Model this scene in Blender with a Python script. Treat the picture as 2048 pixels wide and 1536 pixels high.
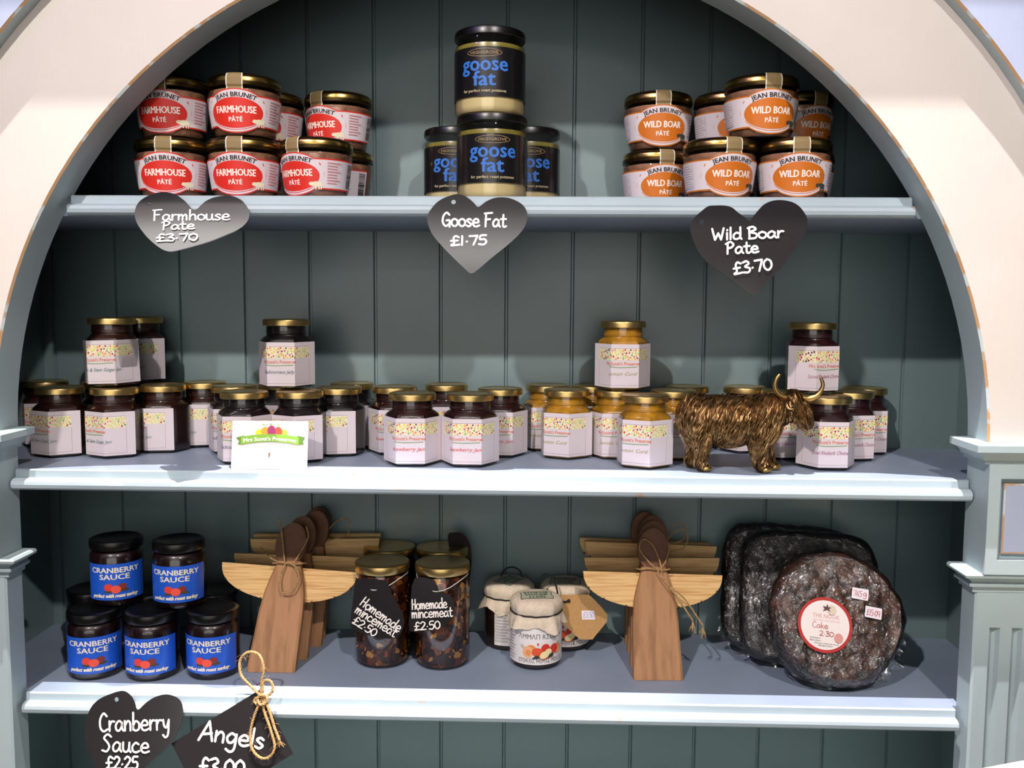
import bpy, bmesh, math, random
from math import pi, sin, cos, tan, atan2, radians, sqrt, hypot
from mathutils import Vector, Matrix, Euler
from mathutils.bvhtree import BVHTree

for o in list(bpy.data.objects):
    bpy.data.objects.remove(o)
SC = bpy.context.scene
COL = SC.collection
V = Vector

# ------------------------------------------------------------------ camera
S2 = 1.35                       # top of the middle shelf above the floor
S1 = S2 + .3334
S3 = S2 - .2845
D = .240                        # back panel
FPX = 1850.
CP = V((0, -1.11, 1.35 + .20978))
PITCH, YAW, ROLL = .08922, .02959, .0062
FW = V((-sin(YAW) * cos(PITCH), cos(YAW) * cos(PITCH), -sin(PITCH)))
_r = V((cos(YAW), sin(YAW), 0))
_u = _r.cross(FW)
RT = cos(ROLL) * _r + sin(ROLL) * _u
UP = -sin(ROLL) * _r + cos(ROLL) * _u
cd = bpy.data.cameras.new('camera')
cam = bpy.data.objects.new('camera', cd)
COL.objects.link(cam)
cd.sensor_width = 36
cd.lens = 36 * FPX / 2048
cd.clip_start = .02
m = Matrix((RT, UP, -FW)).transposed().to_4x4()
m.translation = CP
cam.matrix_world = m
SC.camera = cam


def ray(px, py):
    return FW + (px - 1024) / FPX * RT - (py - 768) / FPX * UP


def at(px, py, Y=None, Z=None):
    d = ray(px, py)
    t = (Y - CP.y) / d.y if Y is not None else (Z - CP.z) / d.z
    return CP + d * t


# ------------------------------------------------------------------ world, lights, exposure
W = bpy.data.worlds.new('world')
SC.world = W
W.use_nodes = True
W.node_tree.nodes['Background'].inputs[0].default_value = (.80, .80, .78, 1)
W.node_tree.nodes['Background'].inputs[1].default_value = .025


def spot(name, loc, aim, power, color, size=.03, angle=60, blend=.4):
    l = bpy.data.lights.new(name, 'SPOT')
    l.energy = power
    l.color = color
    l.shadow_soft_size = size
    l.spot_size = radians(angle)
    l.spot_blend = blend
    o = bpy.data.objects.new(name, l)
    COL.objects.link(o)
    o.location = loc
    o.rotation_euler = (V(aim) - V(loc)).to_track_quat('-Z', 'Y').to_euler()
    o['kind'] = 'helper'
    return o


# ceiling spotlights close above the cabinet front (steep) and a row further out
spot('ceiling_spot', (-.46, -.443, 3.95), (-.46, -.03, 1.45), 600, (1, .94, .86), .007, 27, .5)
spot('ceiling_spot', (.10, -.443, 3.95), (.14, -.03, 1.45), 760, (1, .92, .92), .007, 31, .45)
spot('ceiling_spot', (.50, -1.70, 2.88), (-.08, .1, 1.35), 104, (1, .915, .885), .03, 44, .7)
spot('ceiling_spot', (-.75, -1.70, 2.88), (.10, .1, 1.25), 142, (1, .93, .88), .03, 70, .45)
spot('violet_spot', (-1.1, -1.0, 2.7), (.2, 0, 1.3), 10, (.45, .25, 1), .03, 60, .6)

SC.view_settings.view_transform = 'Standard'
SC.view_settings.look = 'None'
SC.view_settings.gamma = 1
SC.view_settings.exposure = 0
SC.view_settings.use_curve_mapping = False
SC.cycles.use_denoising = True
SC.cycles.max_bounces = 8
SC.cycles.diffuse_bounces = 3
SC.cycles.glossy_bounces = 4
SC.cycles.transparent_max_bounces = 20
SC.cycles.caustics_reflective = False
SC.cycles.caustics_refractive = False

# ------------------------------------------------------------------ helpers


def lin(h):
    h = h.lstrip('#')
    r = []
    for i in (0, 2, 4):
        c = int(h[i:i + 2], 16) / 255
        r.append(c / 12.92 if c <= .04045 else ((c + .055) / 1.055) ** 2.4)
    return (*r, 1)


MATS = {}


def mat(name, color, rough=.5, metal=0., coat=0., spec=.5, var=0., vscale=20, bump=0., bscale=200, stretch=(1, 1, 1), emit=0, color2=None):
    if name in MATS:
        return MATS[name]
    M = bpy.data.materials.new(name)
    MATS[name] = M
    M.use_nodes = True
    nt = M.node_tree
    b = nt.nodes['Principled BSDF']
    c = lin(color) if isinstance(color, str) else (*color, 1)
    b.inputs['Base Color'].default_value = c
    b.inputs['Roughness'].default_value = rough
    b.inputs['Metallic'].default_value = metal
    b.inputs['Specular IOR Level'].default_value = spec
    b.inputs['Coat Weight'].default_value = coat
    b.inputs['Coat Roughness'].default_value = .06
    if emit:
        b.inputs['Emission Color'].default_value = c
        b.inputs['Emission Strength'].default_value = emit
    M.diffuse_color = c
    if var or bump:
        tc = nt.nodes.new('ShaderNodeTexCoord')
        mp = nt.nodes.new('ShaderNodeMapping')
        mp.inputs['Scale'].default_value = stretch
        nt.links.new(tc.outputs['Object'], mp.inputs[0])
    if var:
        n = nt.nodes.new('ShaderNodeTexNoise')
        n.inputs['Scale'].default_value = vscale
        n.inputs['Detail'].default_value = 5
        nt.links.new(mp.outputs[0], n.inputs['Vector'])
        r = nt.nodes.new('ShaderNodeValToRGB')
        c2 = lin(color2) if color2 else (*[x * (1 - var) for x in c[:3]], 1)
        r.color_ramp.elements[0].color = c2
        r.color_ramp.elements[1].color = c if color2 else (*[min(1, x * (1 + var)) for x in c[:3]], 1)
        r.color_ramp.elements[0].position = .35
        r.color_ramp.elements[1].position = .65
        nt.links.new(n.outputs['Fac'], r.inputs[0])
        nt.links.new(r.outputs[0], b.inputs['Base Color'])
    if bump:
        n2 = nt.nodes.new('ShaderNodeTexNoise')
        n2.inputs['Scale'].default_value = bscale
        n2.inputs['Detail'].default_value = 4
        nt.links.new(mp.outputs[0], n2.inputs['Vector'])
        bp = nt.nodes.new('ShaderNodeBump')
        bp.inputs['Strength'].default_value = bump
        bp.inputs['Distance'].default_value = .002
        nt.links.new(n2.outputs['Fac'], bp.inputs['Height'])
        nt.links.new(bp.outputs[0], b.inputs['Normal'])
        if coat:
            nt.links.new(bp.outputs[0], b.inputs['Coat Normal'])
    return M


def glass(name, tint=(1, 1, 1), refl=.55, rough=.03, base=.03, wrinkle=0):
    if name in MATS:
        return MATS[name]
    M = bpy.data.materials.new(name)
    MATS[name] = M
    M.use_nodes = True
    nt = M.node_tree
    nt.nodes.clear()
    out = nt.nodes.new('ShaderNodeOutputMaterial')
    tr = nt.nodes.new('ShaderNodeBsdfTransparent')
    tr.inputs[0].default_value = (*tint, 1)
    gl = nt.nodes.new('ShaderNodeBsdfGlossy')
    gl.inputs['Roughness'].default_value = rough
    fr = nt.nodes.new('ShaderNodeFresnel')
    fr.inputs[0].default_value = 1.45
    ma = nt.nodes.new('ShaderNodeMath')
    ma.operation = 'MULTIPLY_ADD'
    ma.inputs[1].default_value = refl
    ma.inputs[2].default_value = base
    mx = nt.nodes.new('ShaderNodeMixShader')
    nt.links.new(fr.outputs[0], ma.inputs[0])
    nt.links.new(ma.outputs[0], mx.inputs[0])
    nt.links.new(tr.outputs[0], mx.inputs[1])
    nt.links.new(gl.outputs[0], mx.inputs[2])
    nt.links.new(mx.outputs[0], out.inputs[0])
    if wrinkle:
        tc = nt.nodes.new('ShaderNodeTexCoord')
        n = nt.nodes.new('ShaderNodeTexNoise')
        n.inputs['Scale'].default_value = wrinkle
        n.inputs['Detail'].default_value = 3
        n.inputs['Distortion'].default_value = 2.5
        nt.links.new(tc.outputs['Object'], n.inputs['Vector'])
        bp = nt.nodes.new('ShaderNodeBump')
        bp.inputs['Strength'].default_value = 1
        bp.inputs['Distance'].default_value = .006
        nt.links.new(n.outputs['Fac'], bp.inputs['Height'])
        nt.links.new(bp.outputs[0], gl.inputs['Normal'])
    return M


def scuffed(name, paint, wood, amount=.5, scale=60, rough=.45, bump=.15, var=.06):
    """painted wood whose paint has rubbed through to bare timber"""
    M = bpy.data.materials.new(name)
    MATS[name] = M
    M.use_nodes = True
    nt = M.node_tree
    b = nt.nodes['Principled BSDF']
    b.inputs['Roughness'].default_value = rough
    tc = nt.nodes.new('ShaderNodeTexCoord')
    n = nt.nodes.new('ShaderNodeTexNoise')
    n.inputs['Scale'].default_value = scale
    n.inputs['Detail'].default_value = 6
    nt.links.new(tc.outputs['Object'], n.inputs['Vector'])
    r = nt.nodes.new('ShaderNodeValToRGB')
    e = r.color_ramp.elements
    e[0].position = amount - .04
    e[0].color = lin(wood)
    e[1].position = amount + .04
    e[1].color = lin(paint)
    nt.links.new(n.outputs['Fac'], r.inputs[0])
    n2 = nt.nodes.new('ShaderNodeTexNoise')
    n2.inputs['Scale'].default_value = 9
    n2.inputs['Detail'].default_value = 8
    nt.links.new(tc.outputs['Object'], n2.inputs['Vector'])
    mr = nt.nodes.new('ShaderNodeMapRange')
    mr.inputs[1].default_value = .3
    mr.inputs[2].default_value = .7
    mr.inputs[3].default_value = 1 - var
    mr.inputs[4].default_value = 1 + var
    nt.links.new(n2.outputs['Fac'], mr.inputs[0])
    mx = nt.nodes.new('ShaderNodeMix')
    mx.data_type = 'RGBA'
    mx.blend_type = 'MULTIPLY'
    mx.inputs[0].default_value = 1
    nt.links.new(r.outputs[0], mx.inputs[6])
    nt.links.new(mr.outputs[0], mx.inputs[7])
    nt.links.new(mx.outputs[2], b.inputs['Base Color'])
    mp = nt.nodes.new('ShaderNodeMapping')
    mp.inputs['Scale'].default_value = (1, 1, .08)
    nt.links.new(tc.outputs['Object'], mp.inputs[0])
    n3 = nt.nodes.new('ShaderNodeTexNoise')
    n3.inputs['Scale'].default_value = 260
    n3.inputs['Detail'].default_value = 3
    nt.links.new(mp.outputs[0], n3.inputs['Vector'])
    bp = nt.nodes.new('ShaderNodeBump')
    bp.inputs['Strength'].default_value = bump
    bp.inputs['Distance'].default_value = .001
    nt.links.new(n3.outputs['Fac'], bp.inputs['Height'])
    nt.links.new(bp.outputs[0], b.inputs['Normal'])
    return M


def wood_mat(name, dark, light, scale=1., stretch=(1, 1, 14), rough=.6):
    M = bpy.data.materials.new(name)
    MATS[name] = M
    M.use_nodes = True
    nt = M.node_tree
    b = nt.nodes['Principled BSDF']
    b.inputs['Roughness'].default_value = rough
    tc = nt.nodes.new('ShaderNodeTexCoord')
    mp = nt.nodes.new('ShaderNodeMapping')
    mp.inputs['Scale'].default_value = stretch
    nt.links.new(tc.outputs['Object'], mp.inputs[0])
    n = nt.nodes.new('ShaderNodeTexNoise')
    n.inputs['Scale'].default_value = 14 * scale
    n.inputs['Detail'].default_value = 5
    n.inputs['Distortion'].default_value = .4
    nt.links.new(mp.outputs[0], n.inputs['Vector'])
    r = nt.nodes.new('ShaderNodeValToRGB')
    r.color_ramp.elements[0].position = .36
    r.color_ramp.elements[0].color = lin(dark)
    r.color_ramp.elements[1].position = .56
    r.color_ramp.elements[1].color = lin(light)
    nt.links.new(n.outputs['Fac'], r.inputs[0])
    nt.links.new(r.outputs[0], b.inputs['Base Color'])
    bp = nt.nodes.new('ShaderNodeBump')
    bp.inputs['Strength'].default_value = .15
    bp.inputs['Distance'].default_value = .001
    nt.links.new(n.outputs['Fac'], bp.inputs['Height'])
    nt.links.new(bp.outputs[0], b.inputs['Normal'])
    return M


def obj(name, bm, mats, parent=None, smooth=40, loc=None):
    me = bpy.data.meshes.new(name)
    bmesh.ops.recalc_face_normals(bm, faces=bm.faces[:]) if smooth is not None and smooth >= 0 else None
    bm.to_mesh(me)
    bm.free()
    for q in (mats if isinstance(mats, (list, tuple)) else [mats]):
        me.materials.append(q)
    if smooth:
        me.polygons.foreach_set('use_smooth', [True] * len(me.polygons))
        me.set_sharp_from_angle(angle=radians(abs(smooth)))
    o = bpy.data.objects.new(name, me)
    COL.objects.link(o)
    if parent:
        o.parent = parent
    if loc is not None:
        o.location = loc
    return o


def tag(o, label, cat, group=None, kind=None):
    if label:
        o['label'] = label
    if cat:
        o['category'] = cat
    if group:
        o['group'] = group
    if kind:
        o['kind'] = kind
    return o


def thing(name, label, cat, loc=(0, 0, 0), rotz=0, group=None):
    o = bpy.data.objects.new(name, None)
    o.empty_display_size = .02
    COL.objects.link(o)
    o.location = loc
    o.rotation_euler = (0, 0, rotz)
    return tag(o, label, cat, group)


def copy_tree(o, parent=None):
    c = o.copy()
    COL.objects.link(c)
    c.parent = parent
    for ch in list(o.children):
        copy_tree(ch, c)
    return c


def struct(o):
    o['kind'] = 'structure'
    return o


def box(bm, a, b, mi=0, rot=None, bevel=0):
    a, b = V(a), V(b)
    vs = [bm.verts.new(V((x, y, z))) for x in (a.x, b.x) for y in (a.y, b.y) for z in (a.z, b.z)]
    if rot is not None:
        for v in vs:
            v.co = rot @ v.co
    fs = []
    for q in ((0, 1, 3, 2), (4, 6, 7, 5), (0, 4, 5, 1), (2, 3, 7, 6), (0, 2, 6, 4), (1, 5, 7, 3)):
        f = bm.faces.new([vs[i] for i in q])
        f.material_index = mi
        fs.append(f)
    if bevel:
        bmesh.ops.bevel(bm, geom=list({e for f in fs for e in f.edges}), offset=bevel, segments=2, profile=.7, affect='EDGES')
    return fs


def prism(bm, pts, y0, y1, mi=0, ax=1, side=None):
    """extrude an (a,b) outline along the axis ax; outline axes are the other two in order"""
    def mk(p, t):
        c = [p[0], p[1]]
        c.insert(ax, t)
        return bm.verts.new(c)
    A = [mk(p, y0) for p in pts]
    B = [mk(p, y1) for p in pts]
    n = len(pts)
    f1 = bm.faces.new(A)
    f2 = bm.faces.new(B[::-1])
    f1.material_index = f2.material_index = mi
    for i in range(n):
        f = bm.faces.new((A[i], B[i], B[(i + 1) % n], A[(i + 1) % n]))
        f.material_index = mi if side is None else side
    return A + B


def loft(bm, rings, closed=True, caps=(True, True), mi=0):
    R = [[bm.verts.new(p) for p in r] for r in rings]
    n = len(R[0])
    for a, b in zip(R, R[1:]):
        for i in range(n if closed else n - 1):
            f = bm.faces.new((a[i], a[(i + 1) % n], b[(i + 1) % n], b[i]))
            f.material_index = mi
    if closed and caps[0]:
        bm.faces.new(R[0][::-1]).material_index = mi
    if closed and caps[1]:
        bm.faces.new(R[-1]).material_index = mi
    return R


def lathe(bm, prof, seg=40, hexa=None, mi=0, caps=(True, True)):
    """prof: (r,z[,b]); b blends a circle of radius r into a hexagon of apothem r"""
    rings = []
    for p in prof:
        r, z = p[0], p[1]
        b = p[2] if len(p) > 2 else 0
        ring = []
        for i in range(seg):
            t = 2 * pi * i / seg - pi / 2 + (pi / seg if b else 0) * 0
            if b:
                d = ((t + pi / 2 + pi / 6) % (pi / 3)) - pi / 6
                rh = min(r / cos(d), r * 1.125)
                rr = r + (rh - r) * b
            else:
                rr = r
            ring.append((rr * cos(t), rr * sin(t), z))
        rings.append(ring)
    return loft(bm, rings, True, caps, mi)


def smooth_path(pts, n=6, closed=False):
    P = [V(p) for p in pts]
    if len(P) < 3:
        return P
    out = []
    N = len(P)
    for i in range(N if closed else N - 1):
        p0 = P[(i - 1) % N] if closed or i > 0 else P[0] * 2 - P[1]
        p1, p2 = P[i], P[(i + 1) % N]
        p3 = P[(i + 2) % N] if closed or i + 2 < N else P[-1] * 2 - P[-2]
        for k in range(n):
            t = k / n
            out.append(.5 * ((2 * p1) + (p2 - p0) * t + (2 * p0 - 5 * p1 + 4 * p2 - p3) * t * t + (3 * p1 - p0 - 3 * p2 + p3) * t ** 3))
    if not closed:
        out.append(P[-1])
    return out


def tube(bm, P, r, seg=8, mi=0, closed=False):
    P = [V(p) for p in P]
    n = len(P)
    rad = r if callable(r) else (lambda t: r)
    up = V((.31, .22, .92))
    rings = []
    prev = None
    for i in range(n):
        a = P[i - 1] if i > 0 else (P[-1] if closed else P[0])
        b = P[i + 1] if i < n - 1 else (P[0] if closed else P[-1])
        t = (b - a)
        if t.length < 1e-9:
            t = V((0, 0, 1))
        t.normalize()
        if prev is None:
            u = t.cross(up)
            if u.length < 1e-4:
                u = t.cross(V((1, 0, 0)))
        else:
            u = prev - t * prev.dot(t)
        u.normalize()
        prev = u
        w = t.cross(u)
        rr = rad(i / max(1, n - 1))
        rings.append([P[i] + (u * cos(2 * pi * k / seg) + w * sin(2 * pi * k / seg)) * rr for k in range(seg)])
    if closed:
        R = [[bm.verts.new(p) for p in q] for q in rings]
        for a, b in zip(R, R[1:] + R[:1]):
            for k in range(seg):
                bm.faces.new((a[k], a[(k + 1) % seg], b[(k + 1) % seg], b[k])).material_index = mi
    else:
        loft(bm, rings, True, (True, True), mi)


def rope(bm, pts, r, turns=None, strands=3, closed=False, n=7, fuzz=0, rng=None):
    """twisted twine: helical strands round a smoothed path, with a few loose fibres"""
    P = smooth_path(pts, n, closed)
    if closed:
        P.append(P[0])
    L = sum((b - a).length for a, b in zip(P, P[1:]))
    k = max(30, int(L / (r * .9)))
    # resample
    acc = [0]
    for a, b in zip(P, P[1:]):
        acc.append(acc[-1] + (b - a).length)
    Q = []
    j = 0
    for i in range(k + 1):
        s = L * i / k
        while j < len(P) - 2 and acc[j + 1] < s:
            j += 1
        d = acc[j + 1] - acc[j]
        Q.append(P[j].lerp(P[j + 1], (s - acc[j]) / d if d > 0 else 0))
    turns = turns or L / (r * 7)
    prev = None
    fr = []
    for i in range(len(Q)):
        t = (Q[min(i + 1, len(Q) - 1)] - Q[max(i - 1, 0)]).normalized()
        u = t.cross(V((.2, .9, .3))) if prev is None else prev - t * prev.dot(t)
        u.normalize()
        prev = u
        fr.append((u, t.cross(u), t))
    for s in range(strands):
        H = []
        for i, q in enumerate(Q):
            a = 2 * pi * (turns * i / len(Q) + s / strands)
            H.append(q + (fr[i][0] * cos(a) + fr[i][1] * sin(a)) * r * .5)
        tube(bm, H, r * .58, 5)
    if fuzz:
        rng = rng or random.Random(3)
        for _ in range(fuzz):
            i = rng.randrange(len(Q) - 1)
            u, w, t = fr[i]
            a = rng.uniform(0, 2 * pi)
            d = (u * cos(a) + w * sin(a)) + t * rng.uniform(-1, 1)
            l = rng.uniform(1.5, 4.5) * r
            tube(bm, [Q[i], Q[i] + d * l * .6, Q[i] + d * l + V((0, 0, -l * .3))], lambda q: r * .07, 3)


# ------------------------------------------------------------------ flat artwork laid on curved labels
_TXT = {}


def text_geo(s, size=1., shear=0., bold=0., space=1.):
    key = (s, shear, bold, space)
    if key not in _TXT:
        cu = bpy.data.curves.new('t', 'FONT')
        cu.body = s
        cu.size = 1
        cu.shear = shear
        cu.offset = bold
        cu.space_character = space
        cu.resolution_u = 2
        cu.fill_mode = 'FRONT'
        o = bpy.data.objects.new('t', cu)
        COL.objects.link(o)
        dg = bpy.context.evaluated_depsgraph_get()
        dg.update()
        e = o.evaluated_get(dg)
        me = e.to_mesh()
        vs = [(v.co.x, v.co.y) for v in me.vertices]
        fs = [tuple(p.vertices) for p in me.polygons]
        e.to_mesh_clear()
        bpy.data.objects.remove(o)
        bpy.data.curves.remove(cu)
        _TXT[key] = (vs, fs)
    return _TXT[key]


class Art:
    """2-D artwork in metres (u across, v up); every layer is lifted a hair above the one before"""

    def __init__(s, step=.0001):
        s.v, s.f, s.mats, s.z, s.step = [], [], [], 0., step

    def mi(s, m):
        if m not in s.mats:
            s.mats.append(m)
        return s.mats.index(m)

    def layer(s):
        s.z += s.step

    def add(s, vs, fs, m):
        b = len(s.v)
        s.v += [(x, y, s.z) for x, y in vs]
        k = s.mi(m)
        s.f += [([b + i for i in f], k) for f in fs]

    def poly(s, pts, m):
        s.layer()
        s.add(pts, [range(len(pts))], m)

    def rect(s, u0, v0, u1, v1, m, lay=True):
        if lay:
            s.layer()
        s.add([(u0, v0), (u1, v0), (u1, v1), (u0, v1)], [range(4)], m)

    def ell(s, cu, cv, ru, rv, m, n=32, lay=True, a0=0, rot=0):
        if lay:
            s.layer()
        p = []
        for i in range(n):
            t = a0 + 2 * pi * i / n
            x, y = ru * cos(t), rv * sin(t)
            p.append((cu + x * cos(rot) - y * sin(rot), cv + x * sin(rot) + y * cos(rot)))
        s.add(p, [range(n)], m)

    def ring(s, cu, cv, ru, rv, w, m, n=40, a0=0, a1=2 * pi):
        s.layer()
        p = []
        for i in range(n + 1):
            t = a0 + (a1 - a0) * i / n
            p += [(cu + ru * cos(t), cv + rv * sin(t)), (cu + (ru - w) * cos(t), cv + (rv - w) * sin(t))]
        s.add(p, [(2 * i, 2 * i + 2, 2 * i + 3, 2 * i + 1) for i in range(n)], m)

    def frame(s, u0, v0, u1, v1, w, m):
        s.layer()
        for a in ((u0, v0, u1, v0 + w), (u0, v1 - w, u1, v1), (u0, v0, u0 + w, v1), (u1 - w, v0, u1, v1)):
            s.rect(*a, m, lay=False)

    def text(s, t, cu, cv, w=None, h=None, m=None, bold=0., **k):
        """heavier faces are printed as a few copies side by side"""
        if not bold:
            return s.text1(t, cu, cv, w, h, m, **k)
        d = bold * h
        z0 = s.z
        for a, b in ((-d, 0), (d, 0), (0, d * .6), (0, -d * .6), (0, 0)):
            s.text1(t, cu + a, cv + b, w, h, m, **k)
            s.z -= s.step * .9

    def text1(s, t, cu, cv, w=None, h=None, m=None, shear=0., arc=None, align='C', space=1., rot=0):
        """fitted so the text is w wide and its capitals h high; arc bends the baseline (radius)"""
        vs, fs = text_geo(t, 1, shear, 0, space)
        if not vs:
            return
        x0 = min(p[0] for p in vs)
        x1 = max(p[0] for p in vs)
        ch = .70
        sy = h / ch if h else w / (x1 - x0)
        sx = w / (x1 - x0) if w else sy
        s.layer()
        out = []
        for x, y in vs:
            xx = (x - x0) * sx
            if align == 'C':
                xx -= (x1 - x0) * sx / 2
            yy = y * sy
            if arc:
                a = xx / arc
                xx, yy = (arc + yy) * sin(a), (arc + yy) * cos(a) - arc
            if rot:
                xx, yy = xx * cos(rot) - yy * sin(rot), xx * sin(rot) + yy * cos(rot)
            out.append((cu + xx, cv + yy))
        s.add(out, fs, m)

    def stroke(s, pts, w, m, n=5, smooth=True):
        s.layer()
        P = [V((p[0], p[1], 0)) for p in pts]
        if smooth and len(P) > 2:
            P = smooth_path(P, n)
        L, R = [], []
        for i in range(len(P)):
            t = P[min(i + 1, len(P) - 1)] - P[max(i - 1, 0)]
            if t.length < 1e-9:
                t = V((1, 0, 0))
            t.normalize()
            q = V((-t.y, t.x, 0)) * w / 2
            L.append(P[i] + q)
            R.append(P[i] - q)
        k = len(P)
        s.add([(p.x, p.y) for p in L + R], [(i, i + 1, k + i + 1, k + i) for i in range(k - 1)], m)
        for e in (P[0], P[-1]):
            s.ell(e.x, e.y, w / 2, w / 2, m, 8, lay=False)

    def build(s, name, fn, parent=None, cuts=(), smooth=0, mats=None):
        """fn(u, v, lift) -> point; cuts are u values where the sheet bends"""
        bm = bmesh.new()
        vs = [bm.verts.new(p) for p in s.v]
        for f, k in s.f:
            try:
                bm.faces.new([vs[i] for i in f]).material_index = k
            except ValueError:
                pass
        for c in cuts:
            bmesh.ops.bisect_plane(bm, geom=bm.verts[:] + bm.edges[:] + bm.faces[:], plane_co=(c, 0, 0), plane_no=(1, 0, 0), dist=1e-7)
        for v in bm.verts:
            v.co = V(fn(v.co.x, v.co.y, v.co.z))
        return obj(name, bm, s.mats, parent, smooth=-60 if smooth else None)


def cyl_map(r, z0, slope=0., lift=.0004):
    def f(u, v, l):
        a = u / r - pi / 2
        rr = r + slope * v + lift + l
        return (rr * cos(a), rr * sin(a), z0 + v)
    return f


def cyl_cuts(r, w, deg=7):
    s = r * radians(deg)
    n = int(w / 2 / s) + 1
    return [s * (i + .5) for i in range(-n, n)]


def hex_map(a, z0, lift=.0005):
    h = a * tan(pi / 6)

    def f(u, v, l):
        k = a + lift + l
        if abs(u) <= h:
            return (u, -k, z0 + v)
        s = abs(u) - h
        x, y = h + s * cos(pi / 3), -k + s * sin(pi / 3)
        return (x if u > 0 else -x, y, z0 + v)
    return f


def flat_map(o, ux, vx, nx):
    o, ux, vx, nx = V(o), V(ux), V(vx), V(nx)
    return lambda u, v, l: o + ux * u + vx * v + nx * l


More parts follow.
